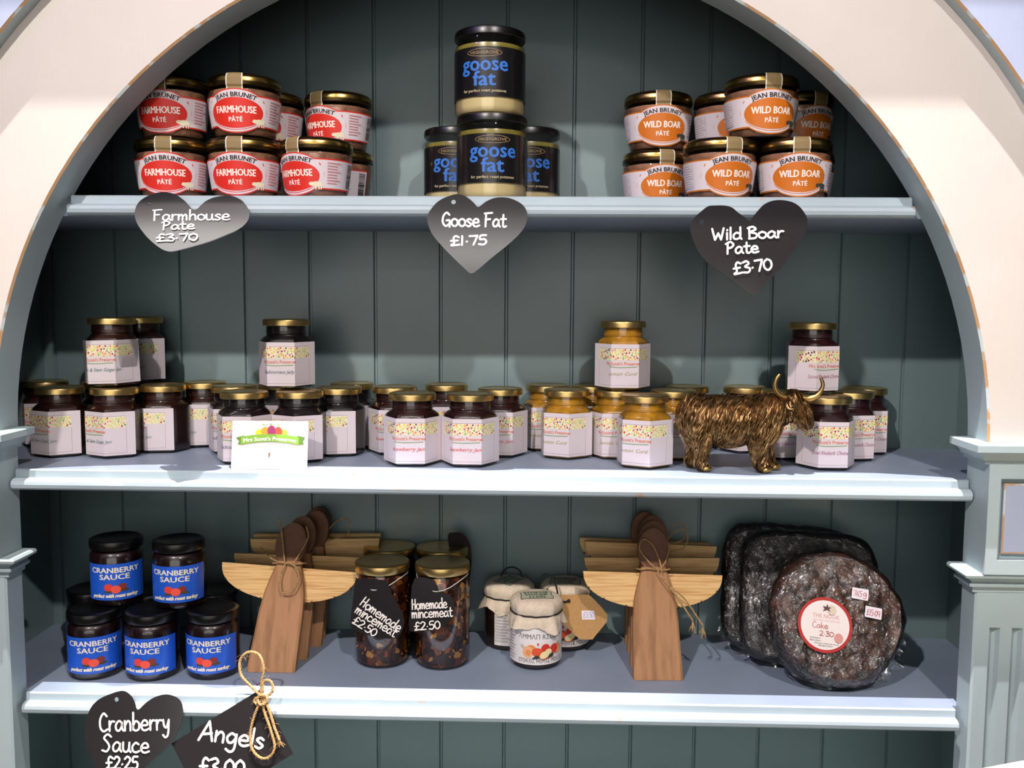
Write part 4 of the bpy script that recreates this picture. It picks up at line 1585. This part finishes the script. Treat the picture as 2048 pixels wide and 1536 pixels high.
on = mat('print_onion', '#dc8a4e', .7)
on2 = mat('print_onion_light', '#e8a877', .7)
ap = mat('print_apple', '#c9301f', .7)
ap2 = mat('print_tomato', '#d8502c', .7)
fl = mat('print_apple_flesh', '#ead9a0', .7)
lg = mat('print_dark_leaf', '#2c3324', .7)
gl_ = mat('print_sprout', '#8f9a5c', .7)
A.stroke([(-.024, .036), (-.019, .029)], .0010, gl_)
A.stroke([(-.026, .034), (-.019, .028)], .0010, gl_)
A.stroke([(.031, .036), (.026, .030)], .0010, gl_)
A.ell(-.011, .0295, .0070, .0068, on)
A.ell(-.0155, .0262, .0072, .0080, on2)
A.ell(-.0150, .0255, .0035, .0042, on)
A.ell(.027, .0285, .0065, .0072, on)
A.ell(.0275, .0270, .0035, .0050, on2)
A.ell(-.003, .0268, .0072, .0058, ap2)
A.ell(-.002, .0375, .0012, .0018, ap)
A.ell(.008, .0318, .0058, .0058, ap)
A.ell(.0205, .0300, .0060, .0062, ap)
A.ell(.0055, .0215, .0072, .0050, ap)
A.ell(.0065, .0228, .0068, .0048, fl, rot=.5)
A.ell(.0120, .0270, .0045, .0040, fl)
A.poly([(-.010, .0182), (-.004, .0228), (.001, .0200), (-.003, .0175)], lg)
A.poly([(.011, .0185), (.014, .0240), (.020, .0240), (.018, .0190)], lg)
for k in range(11):
    A.rect(-.053, .0580 - k * .0042, -.033 - (k % 3) * .002, .0588 - k * .0042, GREYINK)
A.build('paper_label', cyl_map(.0351, 0), t, cyl_cuts(.0351, .15, 8), 1)
G = 'jars of relish with cloth covers on the lower shelf'
RJ = []
for px, py, Y, rot, lb in ((1072, 1250, .127, 8, 'relish jar with cloth cover at the front, fruit printed on its label'), (1017, 1220, .1945, 58, 'relish jar with cloth cover behind at the left, ingredient side showing'), (1130, 1220, .1945, -2, 'relish jar with cloth cover behind at the right, brown paper tag in front')):
    RJ.append(put(rel, USED, at(px, py, Y=Y).x, Y, S3 + .0001, rot, lb, G))
# kraft tag hanging on the right rear jar
fr = plane_frame(V((RJ[2].location.x + .040, .1495, S3 + .055)), V((.12, -1, .12)))
kr = tag_board('kraft_tag', 'brown paper luggage tag with a white price sticker beside the relish jars', 'tag',
               [(1124, 1190), (1178, 1189), (1198, 1208), (1215, 1230), (1214, 1243), (1185, 1279), (1160, 1279), (1121, 1243), (1118, 1196)], [], fr, None, None, .0009, smooth=0, board=mat('kraft_card', '#b98d58', .8, var=.06, vscale=300))
o, ux, vx, n = fr


def kp(px, py, lift=.0003):
    (a_, b_), = to_plane([(px, py)], fr)
    return ux * a_ + vx * b_ + n * lift


A = Art(.00004)
q = to_plane([(1163, 1221), (1188, 1221), (1190, 1239), (1164, 1239)], fr)
A.poly(q, mat('sticker_white', '#e9e2ea', .6))
pv = mat('pen_violet', '#7d74a8', .7)
for st in hand_strokes('£3.50', (1166, 1235), (1188, 1235), 6):
    A.stroke(to_plane(st, fr), .0005, pv)
A.build('price_sticker', lambda u, v, l: ux * u + vx * v + n * (l + .0002), kr)
bm = bmesh.new()
tube(bm, smooth_path([kp(1136, 1201, .003), kp(1128, 1203, .002), kp(1118, 1200, .001), kp(1113, 1178, .004), kp(1106, 1158, .006), kp(1095, 1148, .004), kp(1085, 1152, .0), kp(1083, 1168, -.004)], 5), .0013, 6)
bmesh.ops.create_uvsphere(bm, u_segments=10, v_segments=6, radius=.0024, matrix=Matrix.Translation(kp(1137, 1201, .002)))
obj('cord', bm, ELASTIC, kr, 60)
bm = bmesh.new()
c = RJ[1].location
P = [V((c.x + .004 + .0155 * cos(pi * k / 12), c.y + .012, S3 + .0925 + .0165 * sin(pi * k / 12))) - c for k in range(13)]
tube(bm, P, .0012, 6)
obj('cord_loop', bm, ELASTIC, RJ[1], 60).rotation_euler = (0, 0, -RJ[1].rotation_euler.z)

# --- wooden angels
BODYW = wood_mat('angel_body_wood', '#8f6440', '#a97a52', 1.2, (6, 6, .6), .65)
HEADW = mat('angel_head_wood', '#6f4528', .6, var=.15, vscale=60)
WINGW = wood_mat('angel_wing_pine', '#c08f55', '#dcb57a', 3.2, (.35, 1, 9), .65)
BARK = mat('wing_bark', '#4a3726', .9)


def angel(sh, wt, zt=.132, lean=0):
    """sh leans the slice sideways, wt tips the wing board (degrees)"""
    t = thing('wooden_angel', 'x', 'ornament')
    K = [(0, .0325), (.25, .0312), (.5, .0300), (.70, .0270), (.84, .0220), (.94, .0178), (1, .0165)]
    n = 18

    def wid(k):
        for (a, wa), (b, wb) in zip(K, K[1:]):
            if k <= b:
                return wa + (wb - wa) * (k - a) / (b - a)
        return K[-1][1]
    bm = bmesh.new()
    rings = []
    for i in range(n + 1):
        k = i / n
        z = k * .140
        w = wid(k)
        y = -.010 * (1 - k) ** 2
        c = sh * z
        rings.append([(c - w, y - .0105, z), (c - w + .003, y - .0125, z), (c + w - .003, y - .0125, z), (c + w, y - .0105, z), (c + w, y, z), (c - w, y, z)])
    rings[0] = [(x, y, y * tan(radians(lean))) for x, y, z in rings[0]]
    loft(bm, rings)
    obj('body', bm, BODYW, t, 30)
    bm = bmesh.new()
    pts = []
    for i in range(28):
        a = 2 * pi * i / 28
        z = .162 + .0300 * sin(a)
        pts.append((.0210 * cos(a) + sh * z, z))
    prism(bm, pts, -.0120, -.0015)
    bmesh.ops.bevel(bm, geom=[e for e in bm.edges if abs(e.verts[0].co.y - e.verts[1].co.y) < 1e-6], offset=.0012, segments=2, affect='EDGES')
    obj('head', bm, HEADW, t, 40)
    # wing board: flat top edge, curved lower edge, bark nibs
    W_, H_ = .0945, .047
    cx, ca, sa = sh * zt, cos(radians(wt)), sin(radians(wt))

    def tr(x, z):
        return (cx + x * ca + (z - zt) * sa, zt - x * sa + (z - zt) * ca)
    bm = bmesh.new()
    pts = [tr(-W_, zt), tr(W_, zt)]
    arc = []
    for i in range(1, 24):
        a = pi * i / 24
        arc.append(tr(W_ * cos(a) * (1 - .02 * sin(a)), zt - H_ * sin(a) ** .8))
    prism(bm, pts + arc, .0006, .0096)
    wing = obj('wings', bm, WINGW, t, None)
    for i in (3, 6, 9, 15, 18, 21):
        bm = bmesh.new()
        x, z = arc[i - 1]
        bmesh.ops.create_icosphere(bm, subdivisions=1, radius=1, matrix=Matrix.Translation((x, .003, z)) @ Matrix.Diagonal((.0018, .004, .0026, 1)))
        obj('bark_nib', bm, BARK, wing, None)
    t['sh'] = sh
    return t


def bow(parent, kind, seed):
    bm = bmesh.new()
    rg = random.Random(seed)
    zn = .137
    y = -.0145
    R_ = .0011
    # wrap round the neck
    rope(bm, [(-.0195, y, zn), (-.007, y - .0022, zn + .001), (.007, y - .0022, zn - .001), (.0195, y, zn), (.0205, -.004, zn), (.0195, .0112, zn), (0, .0125, zn), (-.0195, .0112, zn), (-.0205, -.004, zn)], R_, closed=True)
    if kind == 0:
        rope(bm, [(-.002, y - .003, zn), (-.006, y - .006, zn - .020), (.000, y - .008, zn - .038), (.014, y - .008, zn - .036), (.020, y - .007, zn - .018), (.013, y - .005, zn - .004), (0, y - .004, zn + .001)], R_, fuzz=25, rng=rg)
        rope(bm, [(-.003, y - .003, zn), (-.009, y - .004, zn + .026), (-.016, y - .003, zn + .050), (-.022, y - .002, zn + .062)], R_, fuzz=30, rng=rg)
        rope(bm, [(.008, y - .003, zn - .002), (.017, y - .004, zn + .016), (.024, y - .003, zn + .036), (.019, y - .002, zn + .050)], R_, fuzz=10, rng=rg)
        rope(bm, [(-.004, y - .003, zn), (-.022, y - .002, zn + .006), (-.044, -.001, zn + .020)], R_ * .8, fuzz=20, rng=rg)
    else:
        rope(bm, [(.002, y - .004, zn), (-.010, y - .005, zn + .012), (-.020, y - .003, zn + .028), (-.014, y - .003, zn + .040), (-.002, y - .004, zn + .032), (.006, y - .005, zn + .012), (.009, y - .005, zn - .004)], R_, fuzz=20, rng=rg)
        rope(bm, [(.006, y - .004, zn), (.014, y - .004, zn + .010), (.019, y - .003, zn + .024), (.020, y - .002, zn + .035)], R_ * .8, fuzz=6, rng=rg)
        for dx, dz in ((.047, -.066), (.060, -.072)):
            rope(bm, [(.003, y - .005, zn - .002), (.014, y - .007, zn - .018), (dx * .62, y - .009, zn - .038), (dx, y - .011, zn + dz)], R_, fuzz=35, rng=rg)
            for k in range(12):
                a = rg.uniform(-.6, .4)
                tube(bm, [(dx, y - .011, zn + dz), (dx + .004 * sin(a), y - .011, zn + dz - .006), (dx + .012 * sin(a), y - .012 + rg.uniform(-.002, .002), zn + dz - .014 * rg.uniform(.6, 1.2))], .0003, 4)
    for v in bm.verts:
        v.co.x += parent['sh'] * v.co.z
    obj('twine_bow', bm, JUTE, parent, 60)


def loose(parent, sgn):
    bm = bmesh.new()
    rope(bm, [(sgn * .014, -.006, .152), (sgn * .026, -.004, .172), (sgn * .042, -.002, .180), (sgn * .050, .000, .170), (sgn * .046, .000, .156), (sgn * .030, -.002, .150), (sgn * .016, -.005, .146)], .0009, fuzz=12)
    for v in bm.verts:
        v.co.x += parent['sh'] * v.co.z
    obj('twine_loop', bm, JUTE, parent, 60)


def place_angel(px, yb, lean, rot, sh, wt, zt, label):
    o = angel(sh, wt, zt, lean)
    o.location = (at(px, 1310, Y=yb).x, yb + .0225, S3 + .0004)
    o.rotation_euler = (radians(-lean), 0, radians(rot))
    o['label'] = label
    o['group'] = 'wooden angels stacked on the lower shelf'
    return o


al = [place_angel(*a) for a in (
    (540, .072, 14, 0, .10, 3.5, .131, 'wooden angel at the front of the left stack, looped twine bow on its chest'),
    (566, .116, 10, 0, .10, 1, .136, 'wooden angel second from the front in the left stack'),
    (596, .165, 4, 0, .12, -1, .149, 'wooden angel third from the front in the left stack, body showing at the right'),
    (604, .195, 1, 0, .12, -1, .150, 'wooden angel rearmost in the left stack under the middle shelf'))]
ar = [place_angel(*a) for a in (
    (1317, .069, 14, 2, -.01, 1.5, .131, 'wooden angel at the front of the right stack, long frayed twine tails'),
    (1308, .114, 10, 2, .01, 0, .140, 'wooden angel second from the front in the right stack'),
    (1300, .162, 4, 2, .02, 2, .149, 'wooden angel third from the front in the right stack'),
    (1295, .194, 1, 1, -.03, 2, .147, 'wooden angel rearmost in the right stack, its head furthest left'))]
bow(al[0], 0, 3)
bow(ar[0], 1, 4)
loose(al[2], 1)
loose(ar[1], 1)
loose(ar[2], 1)

# --- film wrapped fruit cakes


def cake_mat(name, dark, light, scale):
    M = bpy.data.materials.new(name)
    M.use_nodes = True
    nt = M.node_tree
    b = nt.nodes['Principled BSDF']
    b.inputs['Roughness'].default_value = .45
    b.inputs['Coat Weight'].default_value = 1
    b.inputs['Coat Roughness'].default_value = .10
    tc = nt.nodes.new('ShaderNodeTexCoord')
    n = nt.nodes.new('ShaderNodeTexNoise')
    n.inputs['Scale'].default_value = scale
    n.inputs['Detail'].default_value = 6
    n.inputs['Roughness'].default_value = .65
    nt.links.new(tc.outputs['Object'], n.inputs['Vector'])
    r = nt.nodes.new('ShaderNodeValToRGB')
    r.color_ramp.elements[0].position = .38
    r.color_ramp.elements[0].color = lin(dark)
    r.color_ramp.elements[1].position = .68
    r.color_ramp.elements[1].color = lin(light)
    nt.links.new(n.outputs['Fac'], r.inputs[0])
    nt.links.new(r.outputs[0], b.inputs['Base Color'])
    vo = nt.nodes.new('ShaderNodeTexNoise')
    vo.inputs['Scale'].default_value = 150
    vo.inputs['Detail'].default_value = 5
    vo.inputs['Distortion'].default_value = 1.2
    nt.links.new(tc.outputs['Object'], vo.inputs['Vector'])
    bp = nt.nodes.new('ShaderNodeBump')
    bp.inputs['Strength'].default_value = 1
    bp.inputs['Distance'].default_value = .007
    nt.links.new(vo.outputs['Fac'], bp.inputs['Height'])
    nt.links.new(bp.outputs[0], b.inputs['Coat Normal'])
    bp2 = nt.nodes.new('ShaderNodeBump')
    bp2.inputs['Strength'].default_value = .6
    bp2.inputs['Distance'].default_value = .002
    nt.links.new(n.outputs['Fac'], bp2.inputs['Height'])
    nt.links.new(bp2.outputs[0], b.inputs['Normal'])
    return M


CAKE = cake_mat('round_cake_crust', '#170a05', '#5e2f12', 60)
CAKE2 = cake_mat('dark_cake_crust', '#130b09', '#33231c', 60)
FILM = glass('cling_film', (.97, .97, .97), .7, .2, .03)
WRAP = glass('tight_cling_film', (.95, .95, .95), .9, .20, .07, 52)


def nz(x, y, z, s):
    from mathutils import noise
    return noise.noise(V((x * s, y * s, z * s)))


def slab(outline_fn, th, bev, lump, seed, rings=9):
    """cushion shaped slab in the XZ plane, face at -Y; outline_fn(a) gives the radius"""
    bm = bmesh.new()
    N = 96
    prof = [(1, 0)]
    rows = []
    K = [(.02 + .86 * j / 26, 0) for j in range(27)]
    P = [(k, -th / 2 - .0015 * (1 - k)) for k, _ in K]
    for j in range(6):
        a = pi / 2 * j / 5
        P.append((1 - (1 - sin(a)) * bev, -th / 2 * cos(a) if False else -(th / 2 - bev * .08) * (1 - (j / 5)) - bev * .08 * cos(a)))
    full = []
    for k, y in P:
        full.append((k, y))
    full += [(k, -y) for k, y in P[::-1]]
    for k, y in full:
        ring = []
        for i in range(N):
            a = 2 * pi * i / N
            r = outline_fn(a) * k
            x, z = r * cos(a), r * sin(a)
            d = lump * (nz(x + seed, y, z, 55) + .6 * nz(x, y + seed, z, 130))
            q = V((x, y, z))
            if k > .85:
                q += V((x, 0, z)).normalized() * d
            q.y += d * (1 if y < 0 else .3) * (1 if k < .97 else 0)
            ring.append(q)
        rows.append(ring)
    loft(bm, rows)
    return bm


def wrap(*a):
    bm = slab(*a)
    bmesh.ops.recalc_face_normals(bm, faces=bm.faces[:])
    bm.normal_update()
    for v in bm.verts:
        v.co += v.normal * .0006
    return bm


def ruffle(outline_fn, a0, a1, y, depth, seed):
    bm = bmesh.new()
    rg = random.Random(seed)
    rows = []
    n = 60
    for j in range(4):
        ring = []
        for i in range(n + 1):
            a = a0 + (a1 - a0) * i / n
            env = sin(pi * i / n) ** .5
            r = outline_fn(a) + .0005 + depth * env * j / 3 * (1 + .4 * sin(i * .33 + seed) * (j == 3))
            ring.append((r * cos(a), y + .0040 * j / 3 * (sin(i * .5) + .6 * sin(i * .27 + 2)), r * sin(a)))
        rows.append(ring)
    loft(bm, rows, False)
    return bm


def squircle(w, h, p=5.0):
    return lambda a: 1 / ((abs(cos(a) / w) ** p + abs(sin(a) / h) ** p) ** (1 / p))


LEANR = 20
# round cake at the front
rc = .0870
t = thing('round_fruit_cake', 'round dark fruit cake in cling film with a red and white round sticker', 'cake')
rnd = lambda a: rc * (1 + .012 * sin(3 * a + 1) + .008 * sin(5 * a))
obj('cake', slab(rnd, .040, .16, .0030, 3), CAKE, t, 60)
bm = ruffle(rnd, radians(185), radians(352), .004, .006, 5)
bm2 = ruffle(rnd, radians(-58), radians(-10), .002, .011, 9)
obj('film_edge', bm, FILM, t, 60)
obj('cling_film', wrap(rnd, .040, .16, .0030, 3), WRAP, t, 60)
obj('film_gather', bm2, FILM, t, 60)
A = Art(.00008)
A.ell(0, 0, .0345, .0345, mat('sticker_red', '#b3231f', .5), 48)
A.ell(0, 0, .0306, .0306, mat('sticker_face', '#efe4e0', .55), 48)
pk = mat('sticker_pink', '#d99a94', .7)
A.text('THE NOOK', .001, .0085, .034, .0050, mat('sticker_coral', '#d58a84', .7))
A.text('FARM SHOP AND TEAROOM', .001, .0045, .034, .0018, pk)
rdp = mat('pen_red', '#b5524e', .7)
for s, p0, p1, xh in (('Cake', (-.014, .001), (.006, -.001), .0042),):
    pass
def upstrokes(s, x0, y0, w, xh):
    return [[(x, 2 * y0 - y) for x, y in st] for st in hand_strokes(s, (x0, y0), (x0 + w, y0), xh)]
for st in upstrokes('Cake', -.016, -.0045, .020, .0042) + upstrokes('2.30', -.007, -.0135, .018, .0034):
    A.stroke(st, .0007, rdp)
A.text('Produced on', -.012, -.0175, .013, .0015, INK)
A.text('Best before', -.012, -.0205, .013, .0015, INK)
A.text('See back of pack for list of', .002, -.0235, .030, .0015, INK)
A.text('allergen advice', .001, -.0262, .018, .0015, INK)
A.ell(.0075, .0195, .0055, .0060, mat('sticker_cream', '#dccdb4', .7), 20)
A.poly([(-.004, .0170), (-.0015, .0200), (-.004, .0235), (0, .0225), (.002, .0265), (.003, .0225), (.007, .0225), (.004, .0200), (.006, .0165), (.0015, .0190)], mat('sticker_dark', '#5b3b3a', .7))
A.ell(.0170, -.0145, .0055, .0060, pk, 16)
yF = -.0252
A.build('round_sticker', lambda u, v, l: (u - .0195, yF - l, v - .0120), t)
for (sx, sz, s, rot_) in ((.0235, .0320, '765g', -.06), (.0405, .0105, '£15.09', -.08)):
    A = Art(.00008)
    A.poly([(-.0100, -.0070), (.0100, -.0070), (.0105, -.006), (.0105, .006), (.0100, .0070), (-.0100, .0070), (-.0105, .006), (-.0105, -.006)], mat('sticker_white', '#e9e2ea', .6))
    if s[0] == '£':
        for st in [[(x * 1, y) for x, y in q] for q in upstrokes('£15.0', -.0085, -.0040, .0135, .0042)] + [[(.0075, -.001), (.0052, -.0005), (.0055, .0025), (.0078, .0022), (.0075, -.004)]]:
            A.stroke(st, .0007, rdp)
    else:
        for st in upstrokes('765', -.0085, -.0035, .0110, .0040) + upstrokes('g', .0035, -.002, .005, .0042):
            A.stroke(st, .0007, rdp)
    A.build('price_sticker', lambda u, v, l, sx=sx, sz=sz, r_=rot_: (sx + u * cos(r_) - v * sin(r_), yF - .0006 - l, sz + u * sin(r_) + v * cos(r_)), t)
L_ = radians(LEANR)
p = at(1668, 1386, Z=S3)


def film_above(t):
    """gather the film on the shelf instead of letting it hang through it"""
    bpy.context.view_layer.update()
    for c in t.children:
        M = t.matrix_world @ c.matrix_basis
        Mi = M.inverted()
        for v in c.data.vertices:
            w = M @ v.co
            lo = S3 + .0006
            if w.z < lo:
                w.y -= (lo - w.z) * .6
                w.z = lo + .0004
                v.co = Mi @ w


def lean(t, x, yb, h, th, deg, roll=0):
    """set a slab on its lower edge, leaning back"""
    a = radians(deg)
    t.rotation_euler = Euler((-a, 0, 0)).to_matrix().to_4x4().to_euler()
    zc = h * cos(a) + .0045
    # lowest point is the front or rear lower edge
    yc = yb + th / 2 * cos(a) + h * sin(a)
    t.location = (x, yc, S3 + zc + .0012)
    t.rotation_euler = (Matrix.Rotation(-a, 3, 'X') @ Matrix.Rotation(radians(roll), 3, 'Y')).to_euler()


lean(t, p.x + .008, .023, rc, .040, 21, 6)
film_above(t)
sq = squircle(.094, .090)
for k, (px, yb, roll, lb, rx, deg) in enumerate(((1622, .0995, 3, 'square dark cake in cling film directly behind the round cake', 0, 18), (1580, .1390, 4, 'square dark cake in cling film at the back, leaning on the cabinet boards', 0, 18))):
    t = thing('square_fruit_cake', lb, 'cake', group='square wrapped cakes on the lower shelf')
    obj('cake', slab(sq, .031, .13, .0020, 20 + k), CAKE2, t, 60)
    obj('film_edge', ruffle(sq, radians(190), radians(262), .004, .006, 30 + k), FILM, t, 60)
    obj('cling_film', wrap(sq, .031, .13, .0020, 20 + k), WRAP, t, 60)
    if k == 0:
        A = Art()
        A.poly([(-.010, -.006), (.012, -.007), (.010, .006), (-.012, .007)], mat('sticker_grey', '#a9a49a', .6))
        A.build('price_sticker', lambda u, v, l: (.038 + u, -.0192 - l, .048 + v), t)
    lean(t, at(px, 1210, Y=yb + .03).x, yb, .090, .031, deg, roll)
    film_above(t)

# --- business card leaning on the blackcurrant jars
c0, c1, c2, c3 = (at(462, 938, Z=S2), at(614, 939, Z=S2), None, None)
t = thing('business_card', 'white business card with a green ribbon banner leaning on blackcurrant jars', 'card', ((c0 + c1) / 2))
w = (c1 - c0).length
cx = (c1 - c0).normalized()
cn = V((cx.y, -cx.x, 0))
ca = radians(11)
cv = V((0, 0, 1)) * cos(ca) - cn * sin(ca)
cnn = cn * cos(ca) + V((0, 0, 1)) * sin(ca)
h = w * .635
bm = bmesh.new()
q = [cx * (-w / 2) + cnn * .0002, cx * (w / 2) + cnn * .0002, cx * (w / 2) + cv * h, cx * (-w / 2) + cv * h]
r0 = [bm.verts.new(p_ + V((0, 0, .0003))) for p_ in q]
r1 = [bm.verts.new(p_ - cnn * .0005 + V((0, 0, .0003))) for p_ in q]
bm.faces.new(r0)
bm.faces.new(r1[::-1])
for i in range(4):
    bm.faces.new((r0[i], r1[i], r1[(i + 1) % 4], r0[(i + 1) % 4]))
obj('card_stock', bm, mat('card_white', '#decfc9', .6), t, None)
A = Art(.00004)
gb = mat('ribbon_green', '#6f9a2f', .7)
gd = mat('ribbon_dark', '#4f7326', .7)
U = w / 800.


def cp_(px, py):
    """zoomed card pixels (345..1160 by 440..955) to card metres"""
    return ((px - 750) / 812 * w, (955 - py) / 512 * h)


def cpoly(pts, m):
    A.poly([cp_(*p_) for p_ in pts], m)


for (x, y, rx, ry, col) in ((640, 575, 48, 42, '#e3c51e'), (890, 575, 48, 42, '#8b9a35'), (700, 560, 48, 52, '#e08a28'), (835, 560, 45, 52, '#d8402a'), (765, 550, 45, 55, '#8e2a5c')):
    u, v = cp_(x, y)
    A.ell(u, v, rx / 812 * w, ry / 512 * h, mat('card_' + col[1:], col, .7), 24)
for x, y in ((690, 490), (765, 485), (845, 495)):
    cpoly([(x - 30, y - 15), (x, y - 8), (x + 6, y), (x - 14, y)], gb)
    cpoly([(x + 6, y), (x + 28, y - 16), (x + 26, y - 4)], gb)
cpoly([(385, 625), (475, 600), (470, 640), (468, 690), (405, 695), (425, 660)], gd)
cpoly([(1040, 600), (1130, 618), (1105, 650), (1115, 692), (1050, 690)], gd)
top, bot = [], []
for k in range(13):
    x = 440 + 620 * k / 12
    cc = ((x - 750) / 310) ** 2
    top.append((x, 585 + 30 * cc))
    bot.append((x, 665 + 34 * cc))
for a_ in range(12):
    if a_ == 0:
        A.layer()
    A.add([cp_(*top[a_]), cp_(*top[a_ + 1]), cp_(*bot[a_ + 1]), cp_(*bot[a_])], [range(4)], gb)
u, v = cp_(750, 652)
A.text("Mrs Scott's Preserves", u, v, w * .69, h * .075, mat('card_text', '#f2efe0', .7), bold=.05, arc=w * 2.3)
for s, x, y, ww, hh in (('Mrs Jo Scott', 800, 705, .13, .026), ('Preserves Maker', 830, 745, .17, .022), ('Home made preserves and chutneys', 880, 860, .36, .02), ('email and telephone', 850, 905, .16, .02)):
    u, v = cp_(x, y)
    A.text(s if y > 800 else s.replace('Mrs Jo ', ''), u, v, w * ww, h * hh, pk if y < 900 and y > 800 else GREYINK)
cpoly([(742, 785), (756, 780), (758, 800), (748, 832), (744, 815)], mat('card_brown', '#7a4a35', .7))
A.build('print', lambda u, v, l: cx * u + cv * v + cnn * (l + .00035) + V((0, 0, .0003)), t)

# --- bronze highland cow


def capsule(bm, a, b, ra, rb, n=7):
    a, b = V(a), V(b)
    for i in range(n + 1):
        k = i / n
        bmesh.ops.create_icosphere(bm, subdivisions=2, radius=ra + (rb - ra) * k, matrix=Matrix.Translation(a.lerp(b, k)))


def blob(bm, c, r, rot=(0, 0, 0)):
    bmesh.ops.create_icosphere(bm, subdivisions=3, radius=1, matrix=Matrix.Translation(c) @ Euler(rot).to_matrix().to_4x4() @ Matrix.Diagonal((*r, 1)))


BRONZE = mat('antique_bronze', '#553f26', .45, 1, var=.3, vscale=140, bump=.4, bscale=260)
BRHAIR = mat('bronze_hair', '#b48f62', .42, 1, var=.4, vscale=160, color2='#6b5033')
BRPOL = mat('polished_bronze', '#bf9c60', .33, 1)
p = at(1468, 943, Z=S2)
cow = thing('highland_cow_figurine', 'bronze highland cow figurine with upturned horns standing among the jars', 'figurine', (p.x + .001, .043, S2), radians(-4))
cow.scale = (.93, .95, 1)
bm = bmesh.new()
# x forward (to the viewer's right), z up
capsule(bm, (-.050, 0, .066), (.030, 0, .067), .0285, .0300, 8)
blob(bm, (-.052, 0, .067), (.026, .025, .030))
blob(bm, (-.010, 0, .058), (.045, .026, .028))
blob(bm, (.034, 0, .063), (.028, .026, .034))
capsule(bm, (.040, -.002, .074), (.068, -.008, .082), .0240, .0175, 5)
capsule(bm, (.072, -.009, .088), (.085, -.015, .072), .0160, .0120, 5)
capsule(bm, (.084, -.015, .072), (.0885, -.017, .064), .0120, .0092, 3)
for x, y, sw in ((-.048, -.012, 0), (-.055, .013, -.004), (.028, -.012, .002), (.042, .012, .004)):
    capsule(bm, (x, y, .052), (x + (.004 if x < 0 else 0), y, .030), .0165, .0105, 5)
    capsule(bm, (x + (.004 if x < 0 else 0), y, .030), (x + .002 + sw, y, .009), .0098, .0078, 5)
    blob(bm, (x + .006 + sw, y - .001, .0055), (.0105, .0078, .0055))
for s in (-1, 1):
    blob(bm, (.064, -.009 + s * .019, .087), (.0042, .010, .0060), (s * -.5, 0, .3))
tmp = obj('tmp', bm, BRONZE, None, 60)
md = tmp.modifiers.new('r', 'REMESH')
md.mode = 'VOXEL'
md.voxel_size = .0019
m2 = tmp.modifiers.new('s', 'SMOOTH')
m2.iterations = 4
m2.factor = .5
dg = bpy.context.evaluated_depsgraph_get()
dg.update()
me = bpy.data.meshes.new_from_object(tmp.evaluated_get(dg))
bpy.data.objects.remove(tmp)
body = bpy.data.objects.new('body', me)
COL.objects.link(body)
body.parent = cow
me.polygons.foreach_set('use_smooth', [True] * len(me.polygons))
if not me.materials:
    me.materials.append(BRONZE)
bm = bmesh.new()
bm.from_mesh(me)
bvh = BVHTree.FromBMesh(bm)
rg = random.Random(5)
faces = bm.faces[:]
ar_ = [f.calc_area() for f in faces]
hair = bmesh.new()
HEADC = V((.078, -.012, .085))
for f in rg.choices(faces, ar_, k=2600):
    c = f.calc_center_median()
    nrm = f.normal
    if c.z < .012:
        continue
    if c.x > .085 and c.z < .067:
        continue
    leg = c.z < .032
    headp = c.x > .062
    P = [c + nrm * .0004]
    Lh = rg.uniform(.013, .028) * (.45 if leg else (.6 if headp else 1))
    if headp:
        flow = V((rg.uniform(.1, .6), rg.uniform(-.35, .1), -1))
    else:
        flow = V((-.35 + rg.uniform(-.35, .35) + (.5 if c.x < -.045 else 0) * rg.uniform(-1, .6), rg.uniform(-.15, .15), -1))
        if c.z > .088:
            flow = V((-.5 + rg.uniform(-.3, .3), (-1 if c.y < 0.004 else 1) * .8, -.6))
    steps = 7
    ok = True
    for k in range(steps):
        d = flow - nrm * flow.dot(nrm)
        if d.length < .05:
            ok = False
            break
        d.normalize()
        q = P[-1] + d * (Lh / steps) + V((rg.uniform(-1, 1), 0, rg.uniform(-1, 1))) * .0003
        loc, nn, _, _ = bvh.find_nearest(q)
        if loc is None:
            ok = False
            break
        P.append(loc + nn * (.0006 + .0008 * sin(pi * (k + 1) / steps)))
        nrm = nn
    if not ok or len(P) < 3:
        continue
    wd = rg.uniform(.0006, .0010)
    tube(hair, P, lambda t_, w_=wd: w_ * (.35 + .9 * sin(pi * min(1, .12 + t_ * .85))), 4)
obj('hair', hair, BRHAIR, cow, 60)
bm.free()
for pts in ([(.070, -.026, .094), (.066, -.036, .096), (.062, -.044, .101), (.056, -.046, .110), (.058, -.045, .120), (.061, -.044, .126)],
            [(.080, .004, .094), (.090, .012, .093), (.101, .018, .096), (.110, .020, .103), (.114, .019, .112), (.110, .017, .123)]):
    pass
HORN = [[(.072, -.016, .094), (.062, -.018, .0945), (.0525, -.019, .099), (.0470, -.0195, .108), (.0480, -.020, .117), (.0525, -.020, .1235)],
        [(.084, -.014, .094), (.092, -.014, .0935), (.1005, -.014, .0965), (.1065, -.0145, .103), (.1090, -.015, .111), (.1060, -.015, .1195)]]
for H in HORN:
    bm = bmesh.new()
    tube(bm, smooth_path(H, 5), lambda t_: .0043 * (1 - .5 * t_), 10)
    obj('horn', bm, BRPOL, cow, 60)
for x, y, sw in ((-.048, -.012, 0), (-.055, .013, -.004), (.028, -.012, .002), (.042, .012, .004)):
    bm = bmesh.new()
    blob(bm, (x + .0085 + sw, y - .001, .0047), (.0092, .0076, .0046))
    for v in bm.verts:
        v.co.z = max(v.co.z, .0002)
    obj('hoof', bm, BRPOL, cow, 60)
